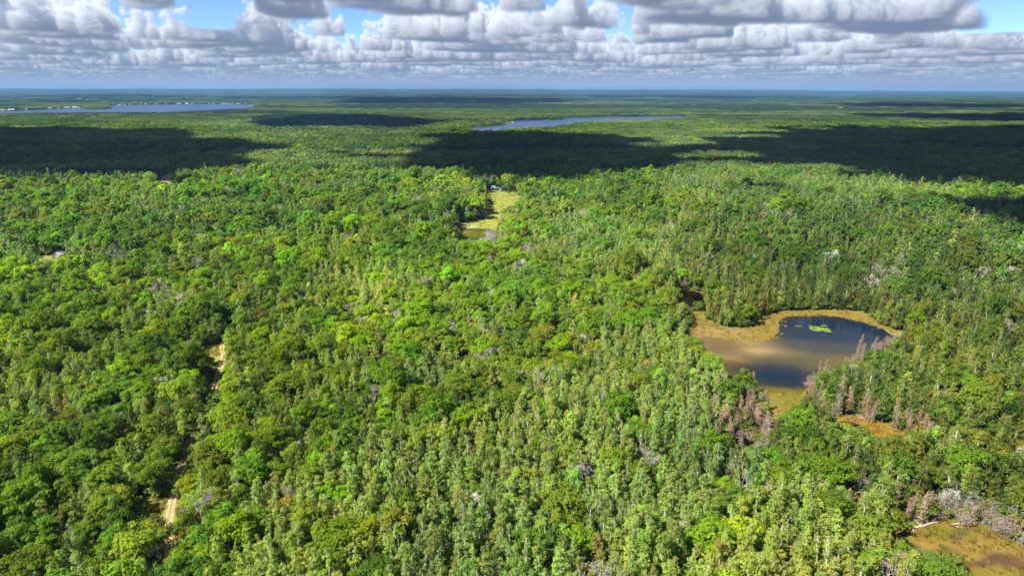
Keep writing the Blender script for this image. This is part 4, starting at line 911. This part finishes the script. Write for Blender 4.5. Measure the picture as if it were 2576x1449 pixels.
TOWN = [(1110, 254.5), (1124, 254.8), (1143, 254.2), (1157, 252.6), (1177, 256), (1190, 256.6), (1248, 249.4), (1292, 248), (1313, 249.6), (1325, 257.6), (1360, 256.8), (1367, 249.6), (1372, 252.6), (1413, 252), (8, 250.6), (24, 250.4), (62, 250.4), (195, 250.6), (240, 251)]
PIT, BEACH = poly(I_PIT), poly(I_BEACH)
I_SHORE = I_LAKE_L[:6]+[(284, 272), (290, 266.2)]+I_LAKE_L[12:]
HOUSE_X = [7, 20, 30, 66, 125, 147, 163, 170, 187, 197, 300, 313, 327, 353, 367, 393, 417, 447, 453, 470, 483, 527, 537, 560, 567, 573, 583, 600, 617]
def far_points(r0, r1, s, side):
    x, y = wedge_points(r0, r1, s, prng)
    b = np.zeros(len(x), bool); m = side*.5
    for q in (LAKE_L, LAKE_M): b |= inside(x, y, q) | (pdist(x, y, q) < m)
    for q in (PIT, BEACH): b |= inside(x, y, q)
    b |= pdist(x, y, FARROAD, False) < m+6
    X, Y = P(np.stack([x, y, height(x, y)+11], -1))
    for (tx, ty) in TOWN: b |= (np.abs(X-tx) < 7) & (Y > ty-1.2) & (Y < ty+1.0)
    for q in (I_PIT, I_BEACH): b |= inside(X, Y, q)
    dl = pdist(x, y, LAKE_L)
    for hx_ in HOUSE_X: b |= (np.abs(X-hx_) < 3.2) & (dl < 30) & (Y < 282)
    return x[~b], y[~b]
def far_tints(x, y):
    X, Y = P(np.stack([x, y, np.full_like(x, 8.0)], -1))
    n1 = vnoise(x/2.2, y, 160, 51); n2 = vnoise(x/3.0, y, 420, 52); n3 = vnoise(x, y, 40, 53)
    k = np.zeros(len(x), int)
    k[n1 > .57] = 1
    r_ = np.hypot(x, y)
    k[(n2 > np.where(r_ < 2700, .70, .585)) | (vnoise(x/2.2, y, 190, 54) > np.where(r_ < 2700, .74, .66))] = 2  # far off, dark pine strips put cloud shade into the forest's colour
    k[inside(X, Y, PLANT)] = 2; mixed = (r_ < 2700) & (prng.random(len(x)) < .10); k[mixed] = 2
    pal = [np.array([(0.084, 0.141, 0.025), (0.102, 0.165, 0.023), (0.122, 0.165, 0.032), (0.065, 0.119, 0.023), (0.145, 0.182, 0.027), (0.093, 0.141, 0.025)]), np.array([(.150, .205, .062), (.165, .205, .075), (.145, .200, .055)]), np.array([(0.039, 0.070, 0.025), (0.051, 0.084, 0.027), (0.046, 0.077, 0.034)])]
    t = np.zeros((len(x), 3))
    for j in range(3):
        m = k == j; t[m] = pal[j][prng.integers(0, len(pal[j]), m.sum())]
    t *= np.exp(prng.normal(0, .16, (len(x), 1))+(n3-.5)[:, None]*.5+(vnoise(x, y, 130, 56)-.5)[:, None]*.7)*np.exp((vnoise(x, y, 90, 57)-.5)[:, None]*np.array((.9, .5, .1)))
    r = prng.random(len(x)) < .006; t[r & (k < 2)] = (.20, .13, .055)
    return k, t
def far_forest(name, label, meshes, x, y, nv, sc=(.9, 1.1), deep=1.0):
    k, t = far_tints(x, y); t = t*deep; n = len(x)  # farther bands get darker, bluer leaf colour: shaded crown sides put into it
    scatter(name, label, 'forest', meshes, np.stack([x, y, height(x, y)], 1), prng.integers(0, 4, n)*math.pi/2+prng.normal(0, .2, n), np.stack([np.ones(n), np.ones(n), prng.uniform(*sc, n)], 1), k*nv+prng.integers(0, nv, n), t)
    return n
x1, y1 = far_points(R1-6, 2300, 15.5, 10)
sx, sy = far_points(2300, 6200, 15, 12)                 # lake shores are drawn more finely
ds = np.minimum(pdist(sx, sy, LAKE_L), pdist(sx, sy, LAKE_M)); sh = ds < 52
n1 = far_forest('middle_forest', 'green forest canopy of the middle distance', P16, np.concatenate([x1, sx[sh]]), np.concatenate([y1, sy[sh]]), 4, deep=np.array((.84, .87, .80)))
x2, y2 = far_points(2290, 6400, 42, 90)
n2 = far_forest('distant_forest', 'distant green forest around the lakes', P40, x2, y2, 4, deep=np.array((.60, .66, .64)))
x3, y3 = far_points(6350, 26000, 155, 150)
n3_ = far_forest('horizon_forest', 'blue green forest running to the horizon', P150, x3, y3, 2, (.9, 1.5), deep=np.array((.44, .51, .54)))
print('far patches', n1, n2, n3_, round(time.time()-T_START, 1))

# ---------------------------------------------------------------- sedge tufts
def tuft(rng, n=26):
    c = np.stack([rng.normal(0, .45, n), rng.normal(0, .45, n), rng.uniform(.12, .34, n)], 1)
    v, f = quads(c, unit(n, rng)*np.array((1, 1, .4)), rng.uniform(.16, .34, n), rng, .35, np.tile((0., 0, 1), (n, 1))+rng.normal(0, .3, (n, 3)))
    return mesh('tuft', v, f, [M_TWIG], np.repeat(rng.random(n), 4))
TUFTS = [tuft(np.random.default_rng(i)) for i in range(4)]
gx, gy, gt = [], [], []
for q, dn, pal in ((SEDGE, 1.3, [(0.211, 0.149, 0.031), (0.174, 0.143, 0.025), (0.248, 0.161, 0.050), (0.136, 0.136, 0.019)]), (BOG, 1.3, [(.155, .095, .026), (.105, .062, .030), (.135, .110, .020), (.11, .105, .018)]), (STRIP, 1.0, [(0.186, 0.112, 0.019), (0.161, 0.136, 0.031)]), (MEADOW, 2.6, [(0.174, 0.149, 0.031), (0.198, 0.161, 0.031)]), (CLEAR_A, 1.1, [(0.136, 0.130, 0.025), (0.186, 0.136, 0.050)]), (CLEAR_B.mean(0)+(CLEAR_B-CLEAR_B.mean(0))*1.25, .7, [(0.124, 0.124, 0.022), (0.174, 0.130, 0.043)])):
    a, b2 = q.min(0), q.max(0); n = int((b2-a).prod()/dn**2*.8); p = prng.uniform(a, b2, (n, 2)); m = inside(p[:, 0], p[:, 1], q)
    for wq in (POND, POND2, POOL): m &= ~inside(p[:, 0], p[:, 1], wq) | ((pdist(p[:, 0], p[:, 1], wq[::3]) < 3.5*prng.random(len(p))**2) & (wq is not POOL))
    m &= pdist(p[:, 0], p[:, 1], TRAIL, False) > 1.5
    m &= vnoise(p[:, 0], p[:, 1], 6, 55) > .42
    p = p[m]; gx.append(p[:, 0]); gy.append(p[:, 1]); gt.append(np.array(pal)[prng.integers(0, len(pal), len(p))])
gx, gy, gt = np.concatenate(gx), np.concatenate(gy), np.concatenate(gt); n = len(gx)
scatter('sedge_grass', 'ochre sedge and grass tufts on the marsh, bog and clearings', 'grass', TUFTS, np.stack([gx, gy, np.full(n, .05)], 1), prng.uniform(0, 6.28, n), np.repeat(prng.uniform(.45, 1.1, (n, 1)), 3, 1), prng.integers(0, 4, n), gt*np.exp(prng.normal(0, .12, (n, 1))))

# ---------------------------------------------------------------- lily pads
def lily_pads():
    m, nt, _, _ = material('lily_leaf'); diffuse_out(nt, ramp(nt, noise(nt, .7, 3), [(.3, (.10, .15, .018)), (.7, (.19, .23, .03))]))
    vs, fs = [], []
    spots = [(2002, 2016, 821, 821.8, 8), (2071, 2075, 818, 818.6, 4), (2033, 2041, 820, 821, 7), (2062, 2078, 820.5, 822, 12), (2040, 2062, 822, 824, 24), (2036, 2070, 825, 827.5, 34), (2048, 2085, 826, 829.5, 46), (2058, 2088, 829, 832, 40), (2036, 2056, 829, 831, 20), (2044, 2066, 832, 834.5, 22), (2072, 2094, 833, 836.5, 26), (2077, 2079, 844, 844.6, 2)]
    for (x0, x1_, y0, y1_, n) in spots:
        for _ in range(n):
            X = prng.uniform(x0, x1_); Y = y0+(y1_-y0)*np.clip((X-x0)/(x1_-x0)*.6+prng.normal(.2, .25), 0, 1); p = G(X, Y); r = prng.uniform(.18, .42); b = len(vs); a0 = prng.random()*6.28; z = .165+prng.random()*.02
            for k in range(9): a = a0+.25+k/8*5.78; vs.append((p[0]+math.cos(a)*r, p[1]+math.sin(a)*r, z+prng.normal(0, .006)))
            vs.append((p[0], p[1], z)); fs += [(b+9, b+k, b+k+1) for k in range(8)]
    obj('lily_pads', mesh('lily_pads', np.array(vs), fs, [m]), kind='stuff', label='yellow green lily pads floating on the dark pond', category='lily pads')
lily_pads()

# ---------------------------------------------------------------- fallen logs
def log(X0, Y0, X1, Y1, r, label, branches=0, z=.15):
    p0, p1 = G(X0, Y0)+np.array((0, 0, z)), G(X1, Y1)+np.array((0, 0, z+.1)); d = p1-p0
    e = bpy.data.objects.new('fallen_log', None); COL.objects.link(e); e.location = p0
    e['label'] = label; e['category'] = 'log'; e['group'] = 'fallen logs'
    v, f = tube(bent((0, 0, 0), d, r, r*.45, prng, 5, .012), 7)
    obj('trunk', mesh('log', v, f, [M_DEADWOOD], smooth=True), e)
    for b in range(branches):
        t = prng.uniform(.25, .95); q = d*t; w = np.array((prng.normal(0, .6), prng.normal(0, .6), prng.uniform(.1, .6)))*np.linalg.norm(d)*.16
        v, f = tube(bent(q, q+w, r*.4, r*.12, prng, 3, .06), 5); obj('branch', mesh('branch', v, f, [M_DEADWOOD]), e)
log(2289, 1331, 2364, 1314, .30, 'thick bleached log lying across the upper left of the bog', 4)
log(2389, 1321, 2445, 1315, .17, 'thin pale log at the foot of the grey brush', 2)
log(2404, 1326, 2425, 1331, .12, 'short pale log below the thin one on the bog', 1)
log(2296, 1332, 2303, 1346, .14, 'short broken log beside the black puddle', 1)
log(1831, 1100, 1866, 1103, .14, 'grey log across the top of the dark peat pool', 2)
log(1154, 586, 1173, 587.2, .22, 'white log floating in the small meadow pond')
log(1222, 606, 1238, 603, .22, 'pale log at the right shore of the small meadow pond')
for k, (a, b, c, d, w) in enumerate([(2104, 1047, 2140, 1052, 'lowest left'), (2112, 1044, 2150, 1049, 'upper left'), (2125, 1050, 2168, 1047, 'crossing'), (2140, 1046, 2176, 1053, 'middle'), (2155, 1052, 2186, 1055, 'right'), (2148, 1043, 2166, 1050, 'short upper right')]):
    log(a, b, c, d, .10, f'{w} grey log of the driftwood pile above the rusty strip', 2)

# ---------------------------------------------------------------- buildings
def flat(name, c, c2=None, s=1.5, rough=.7, metal=0.0):
    m, nt, N, L = material(name); c2 = c2 or tuple(q*.8 for q in c)
    tc = node(nt, 'ShaderNodeTexCoord')
    p = node(nt, 'ShaderNodeBsdfPrincipled', {'Base Color': ramp(nt, noise(nt, s, 4, .6, tc.outputs['Object']), [(.35, c2), (.65, c)]), 'Roughness': rough, 'Metallic': metal})
    node(nt, 'ShaderNodeOutputMaterial', {'Surface': p.outputs[0]}); return m
M_WHITE, M_CREAM, M_TANW, M_GREY = flat('white_siding', (.80, .80, .78)), flat('cream_siding', (.66, .60, .48)), flat('brown_logs', (.28, .19, .12)), flat('grey_boards', (.26, .28, .32))
M_RGREEN, M_RGREY, M_RWHITE, M_RBROWN, M_GLASS = flat('green_metal_roof', (.10, .20, .17)), flat('grey_shingles', (.20, .20, .21)), flat('pale_metal_roof', (.42, .42, .45), rough=.5), flat('brown_shingles', (.16, .11, .085)), flat('dark_window', (.03, .04, .05), rough=.2)
def boxm(x0, x1, y0, y1, z0, z1):
    v = np.array([(x, y, z) for z in (z0, z1) for (x, y) in ((x0, y0), (x1, y0), (x1, y1), (x0, y1))]); return v, [(3, 2, 1, 0), (4, 5, 6, 7), (0, 1, 5, 4), (1, 2, 6, 5), (2, 3, 7, 6), (3, 0, 4, 7)]
def house(name, X, Y, w, d, h, rise, mw, mr, label, cat='house', rot=0.0, group=None, windows=2, loc=None, z=None, bearing=True):
    p = G(X, Y) if loc is None else np.array((*loc, 0.0)); zz = float(height(np.array([p[0]]), np.array([p[1]]))[0]) if z is None else z
    e = bpy.data.objects.new(name, None); COL.objects.link(e); e.location = (p[0], p[1], zz)
    e.rotation_euler = (0, 0, (math.atan2(-p[0], p[1]) if bearing else 0)+rot); e['label'] = label; e['category'] = cat
    if group: e['group'] = group
    v, f = boxm(-w/2, w/2, -d/2, d/2, -1, h); v = np.concatenate([v, [(-w/2, 0, h+rise), (w/2, 0, h+rise)]]); f = f+[(4, 8, 7), (5, 6, 9)]
    obj('wall', mesh('wall', v, f, [mw]), e)
    o = .06*w; t = .22
    rv = [(s*(w/2+o), yy, zz_) for s in (-1, 1) for (yy, zz_) in ((-d/2-o, h-o*rise/(d/2)), (0, h+rise+.05), (d/2+o, h-o*rise/(d/2)), (d/2+o, h-o*rise/(d/2)+t), (0, h+rise+.05+t), (-d/2-o, h-o*rise/(d/2)+t))]
    obj('roof', mesh('roof', np.array(rv), [(0, 1, 7, 6), (1, 2, 8, 7), (2, 3, 9, 8), (3, 4, 10, 9), (4, 5, 11, 10), (5, 0, 6, 11), (0, 5, 4, 1), (1, 4, 3, 2), (6, 7, 10, 11), (7, 8, 9, 10)], [mr]), e)
    dv, df = boxm(-.5, .5, -d/2-.05, -d/2+.02, 0, 2.05); dv = dv+np.array((-w*.12, 0, 0)); obj('door', mesh('door', dv, df, [M_TANW]), e)
    for k in range(windows):
        xx = w*(-.32 if k == 0 else .22+.14*(k-1)); wv, wf = boxm(xx-.7, xx+.7, -d/2-.06, -d/2+.02, 1.0, 2.2); obj('window', mesh('window', wv, wf, [M_GLASS]), e)
    return e
house('cabin', 1245, 478, 7, 5.5, 2.4, 2.2, M_TANW, M_RGREEN, 'brown cabin with green metal roof at the head of the meadow', 'cabin', .35)
house('camper', 1262, 480, 4.4, 2.2, 2.0, .25, M_CREAM, M_RWHITE, 'small pale camper parked right of the green roofed cabin', 'camper', -.2, windows=3)
house('shed', 151, 650, 5.2, 4.4, 2.7, 1.5, M_GREY, M_RWHITE, 'small grey shed with pale metal roof in a grass yard at far left', 'shed', .9, windows=1)
house('boathouse', 1530, 294, 12, 9, 5, 4, M_CREAM, M_RGREY, 'lone cream boathouse on the far shore of the middle lake', 'house', 0)
LH = [(7, 281), (20, 280.2), (30, 279.6), (66, 278), (125, 275.8), (147, 275.2), (163, 274.4), (170, 274), (187, 273.4), (197, 273), (300, 265.6), (313, 265), (327, 264.8), (353, 264.6), (367, 264.4), (393, 264), (417, 263.8), (447, 263.4), (453, 263.2), (470, 263.2), (483, 263.2), (527, 263), (537, 263), (560, 263), (567, 263), (573, 263), (583, 263), (600, 263.2), (617, 263.4)]
for k, (X, Y) in enumerate(LH):
    q = G(X, float(np.interp(X, [p[0] for p in I_SHORE], [p[1] for p in I_SHORE]))); q = q[:2]*(1+13/np.linalg.norm(q[:2])); c = prng.random(); house('lake_house', X, Y, prng.uniform(12, 20), prng.uniform(9, 12), prng.uniform(4.5, 7), prng.uniform(2.5, 4), M_WHITE if c < .65 else M_CREAM if c < .85 else M_GREY, M_RGREY if c < .5 else M_RBROWN if c < .8 else M_RWHITE,
          f'{ORD(k)} lake house from the left on the far shore of the left lake', group='houses on the far lake shore', windows=0, loc=(float(q[0]), float(q[1])))
for k, (X, Y) in enumerate([(651, 268.6), (697, 268.2), (716, 268.6), (832, 269.5)]):
    house('lake_house', X, Y, 15, 10, 5, 3, M_WHITE, M_RGREY, ['white house at the left end of the beach', 'white house in the middle of the beach', 'white house at the right end of the beach', 'white house alone in the trees right of the beach'][k], group='houses on the beach', windows=0)
for k, (X, Y) in enumerate(TOWN):
    p = G(X, Y+.2, 12); lb = f'{ORD(k)} pale building from the left in the far town' if k < 14 else f'{ORD(k-14)} pale long building from the left beyond the left lake'
    house('town_building', 0, 0, prng.uniform(25, 48), 18, 15, 1.5, M_WHITE if k % 3 else M_CREAM, M_RWHITE, lb, 'building', loc=(float(p[0]), float(p[1])), group='pale buildings far away', windows=0)
house('warehouse', 2113, 276.2, 24, 14, 5, 1.5, M_WHITE, M_RWHITE, 'white warehouse beside the pink gravel pit', 'building', windows=0)
M_PIT, nt, _, _ = material('pink_gravel'); diffuse_out(nt, ramp(nt, noise(nt, .02, 4), [(.3, (.34, .24, .21)), (.7, (.50, .40, .36))]))
sheet('gravel_pit', PIT, 1.2, M_PIT, 'pink gravel pit far off on the right'); sheet('beach', BEACH, 1.6, M_SAND, 'sandy beach at the right end of the left lake')
# white boats and bare snags at the middle lake
def boat(X, Y, L, label):
    p = G(X, Y); e = bpy.data.objects.new('boat', None); COL.objects.link(e); e.location = (p[0], p[1], 1.0); e.rotation_euler = (0, 0, .4); e['label'] = label; e['category'] = 'boat'; e['group'] = 'boats on the lakes'
    s = np.linspace(-1, 1, 9); w = .2*L*np.sqrt(np.clip(1-np.clip(s, 0, 1)**2, 0, 1)); vs = []
    for q, ww in zip(s, w): vs += [(q*L/2, -ww, 1.0), (q*L/2, -ww*.6, 0), (q*L/2, ww*.6, 0), (q*L/2, ww, 1.0)]
    fs = [(4*i+k, 4*i+4+k, 4*i+5+k, 4*i+1+k) for i in range(8) for k in range(3)]+[(0, 1, 2, 3)]+[(4*i, 4*i+3, 4*i+7, 4*i+4) for i in range(8)]
    obj('hull', mesh('hull', np.array(vs), fs, [M_WHITE]), e); v, f = boxm(-L*.2, L*.1, -.8, .8, 1.0, 2.3); obj('cabin', mesh('boat_cabin', v, f, [M_WHITE]), e)
boat(1168, 320.4, 9, 'white boat moored at the left end of the middle lake'); boat(1291, 309.5, 8, 'white boat off the dead trees of the middle lake')
for k in range(60):
    X = 1200+92*(k+.5+prng.uniform(-.45, .45))/38 if k < 38 else 1292+158*(k-37.5+prng.uniform(-.45, .45))/22; Y = (320-(X-1200)*.075+prng.uniform(-5, 1)) if k < 38 else 303.5-(X-1292)*.03+prng.uniform(-3, 0)
    p = G(X, Y); v, f = tube(bent((0, 0, 0), (prng.normal(0, .6), 0, prng.uniform(8, 14)), .34, .1, prng, 3, .01), 5)
    e = bpy.data.objects.new('snag', None); COL.objects.link(e); e.location = (p[0], p[1], 0); e['category'] = 'dead tree'; e['group'] = 'grey snags along the middle lake'; e['label'] = f'bare grey snag on the flooded shore of the middle lake, {ORD(k)} from left'
    obj('trunk', mesh('snag', v, f, [M_DEADWOOD]), e)
    for b in range(3):
        a = prng.random()*6.28; z = prng.uniform(4, 9); v, f = tube([((0, 0, z), (math.cos(a)*1.6, math.sin(a)*1.6, z+1.2), .12, .04)], 4); obj('branch', mesh('branch', v, f, [M_DEADWOOD]), e)

# ================================================================ clouds overhead, above the frame, whose shadows lie on the forest
M_CLOUD, nt, _, _ = material('cloud_vapour')
d = node(nt, 'ShaderNodeBsdfDiffuse', {'Color': (.9, .9, .92, 1)}); node(nt, 'ShaderNodeOutputMaterial', {'Surface': d.outputs[0]})
CB = 1750.0
def cloud(pts, label, seed, cell=45.0, zc=12.0):
    q = poly(pts, zc); off = SUN_DIR[:2]/SUN_DIR[2]*(CB-zc); q = q+off
    a, b = q.min(0)-150, q.max(0)+150; nx, ny = int((b[0]-a[0])/cell)+1, int((b[1]-a[1])/cell)+1
    X, Y = np.meshgrid(a[0]+np.arange(nx)*cell, a[1]+np.arange(ny)*cell, indexing='ij')
    sd = np.where(inside(X, Y, q), 1, -1)*pdist(X, Y, q)+(vnoise(X, Y, 420, seed)-.5)*330+(vnoise(X, Y, 150, seed+1)-.5)*150
    ok = sd > np.random.default_rng(seed).random(sd.shape)**1.5*200-130
    sd = np.maximum(sd, 1.0)
    top = CB+np.clip(sd*.75, 0, 330)*(.75+.5*vnoise(X, Y, 260, seed+2))+(vnoise(X, Y, 110, seed+3)-.5)*50*sstep(sd, 0, 150); bot = CB-(vnoise(X, Y, 300, seed+4)-.5)*40*sstep(sd, 0, 120)
    idx = -np.ones((nx, ny), int); n = int(ok.sum()); idx[ok] = np.arange(n)
    v = np.concatenate([np.stack([X[ok], Y[ok], top[ok]], 1), np.stack([X[ok], Y[ok], bot[ok]-1], 1)])
    c = ok[:-1, :-1] & ok[1:, :-1] & ok[1:, 1:] & ok[:-1, 1:]; i, j = np.nonzero(c)
    f = np.stack([idx[i, j], idx[i+1, j], idx[i+1, j+1], idx[i, j+1]], 1)
    f = np.concatenate([f, f[:, ::-1]+n])
    o = obj('cloud', mesh('cloud', v, f, [M_CLOUD], smooth=True), kind='structure', label=label)
cloud([(-500, 322), (0, 323), (200, 328), (480, 328), (620, 343), (695, 358), (650, 374), (560, 396), (470, 420), (400, 440), (250, 447), (100, 443), (0, 443), (-500, 450)], 'broad cumulus overhead to the left', 81)
cloud([(930, 392), (955, 368), (1060, 347), (1170, 331), (1330, 329), (1480, 338), (1590, 352), (1650, 374), (1650, 396), (1560, 412), (1330, 431), (1150, 425), (1010, 412)], 'round cumulus overhead', 85)
cloud([(1760, 398), (1700, 388), (1700, 366), (1710, 350), (1780, 331), (1950, 322), (2300, 318), (2576, 318), (3000, 318), (3000, 560), (2576, 532), (2400, 506), (2250, 476), (2130, 484), (2050, 464), (1950, 432), (1880, 415)], 'long cumulus bank overhead to the right', 87)
cloud([(628, 297), (720, 289), (860, 287), (1000, 291), (1085, 303), (1088, 318), (860, 321), (645, 320)], 'small cumulus high over the pine plantation', 89)
cloud([(880, 249), (1100, 247), (1420, 249), (1440, 257), (1300, 262), (1000, 263), (860, 261)], 'cumulus beyond the middle lake', 93, 90)
cloud([(2060, 262), (2300, 260), (2600, 263), (2900, 266), (2900, 273), (2400, 275), (2200, 271)], 'cumulus beyond the gravel pit', 97, 90)
cloud([(1980, 284), (2200, 285), (2600, 287), (2900, 289), (2900, 306), (2600, 305), (2400, 301), (2200, 292)], 'cumulus before the gravel pit', 101, 70)

cloud([(560, 247), (760, 245), (980, 244.5), (980, 247), (760, 249), (560, 250)], 'thin far cumulus beyond the left lake', 105, 110)
cloud([(1480, 244), (1800, 243), (2100, 246), (2080, 249), (1800, 250), (1500, 248)], 'thin far cumulus beyond the right forest', 109, 110)
cloud([(150, 243), (420, 242.5), (600, 243), (420, 245.5), (150, 246)], 'thin far cumulus on the far left', 113, 120)
cloud([(1050, 240.5), (1500, 240), (1950, 241.5), (1500, 243.5), (1080, 243.5)], 'thin far cumulus ahead', 117, 130)

# ================================================================ haze
v, f = boxm(-37000, 37000, -37000, 37000, -6, 150)
mh = bpy.data.materials.new('air'); mh.use_nodes = True; nt = mh.node_tree; nt.nodes.clear()
pv = node(nt, 'ShaderNodeVolumePrincipled', {'Color': (.17, .35, .66, 1), 'Density': 4.4e-5, 'Anisotropy': .0}); node(nt, 'ShaderNodeOutputMaterial', {'Volume': pv.outputs[0]})
obj('haze', mesh('haze', v, f, [mh]), kind='stuff', label='thin blue haze over the whole landscape')
print('done', round(time.time()-T_START, 1), len(bpy.data.objects), 'tris', sum(len(m.polygons)*2 for m in bpy.data.meshes))
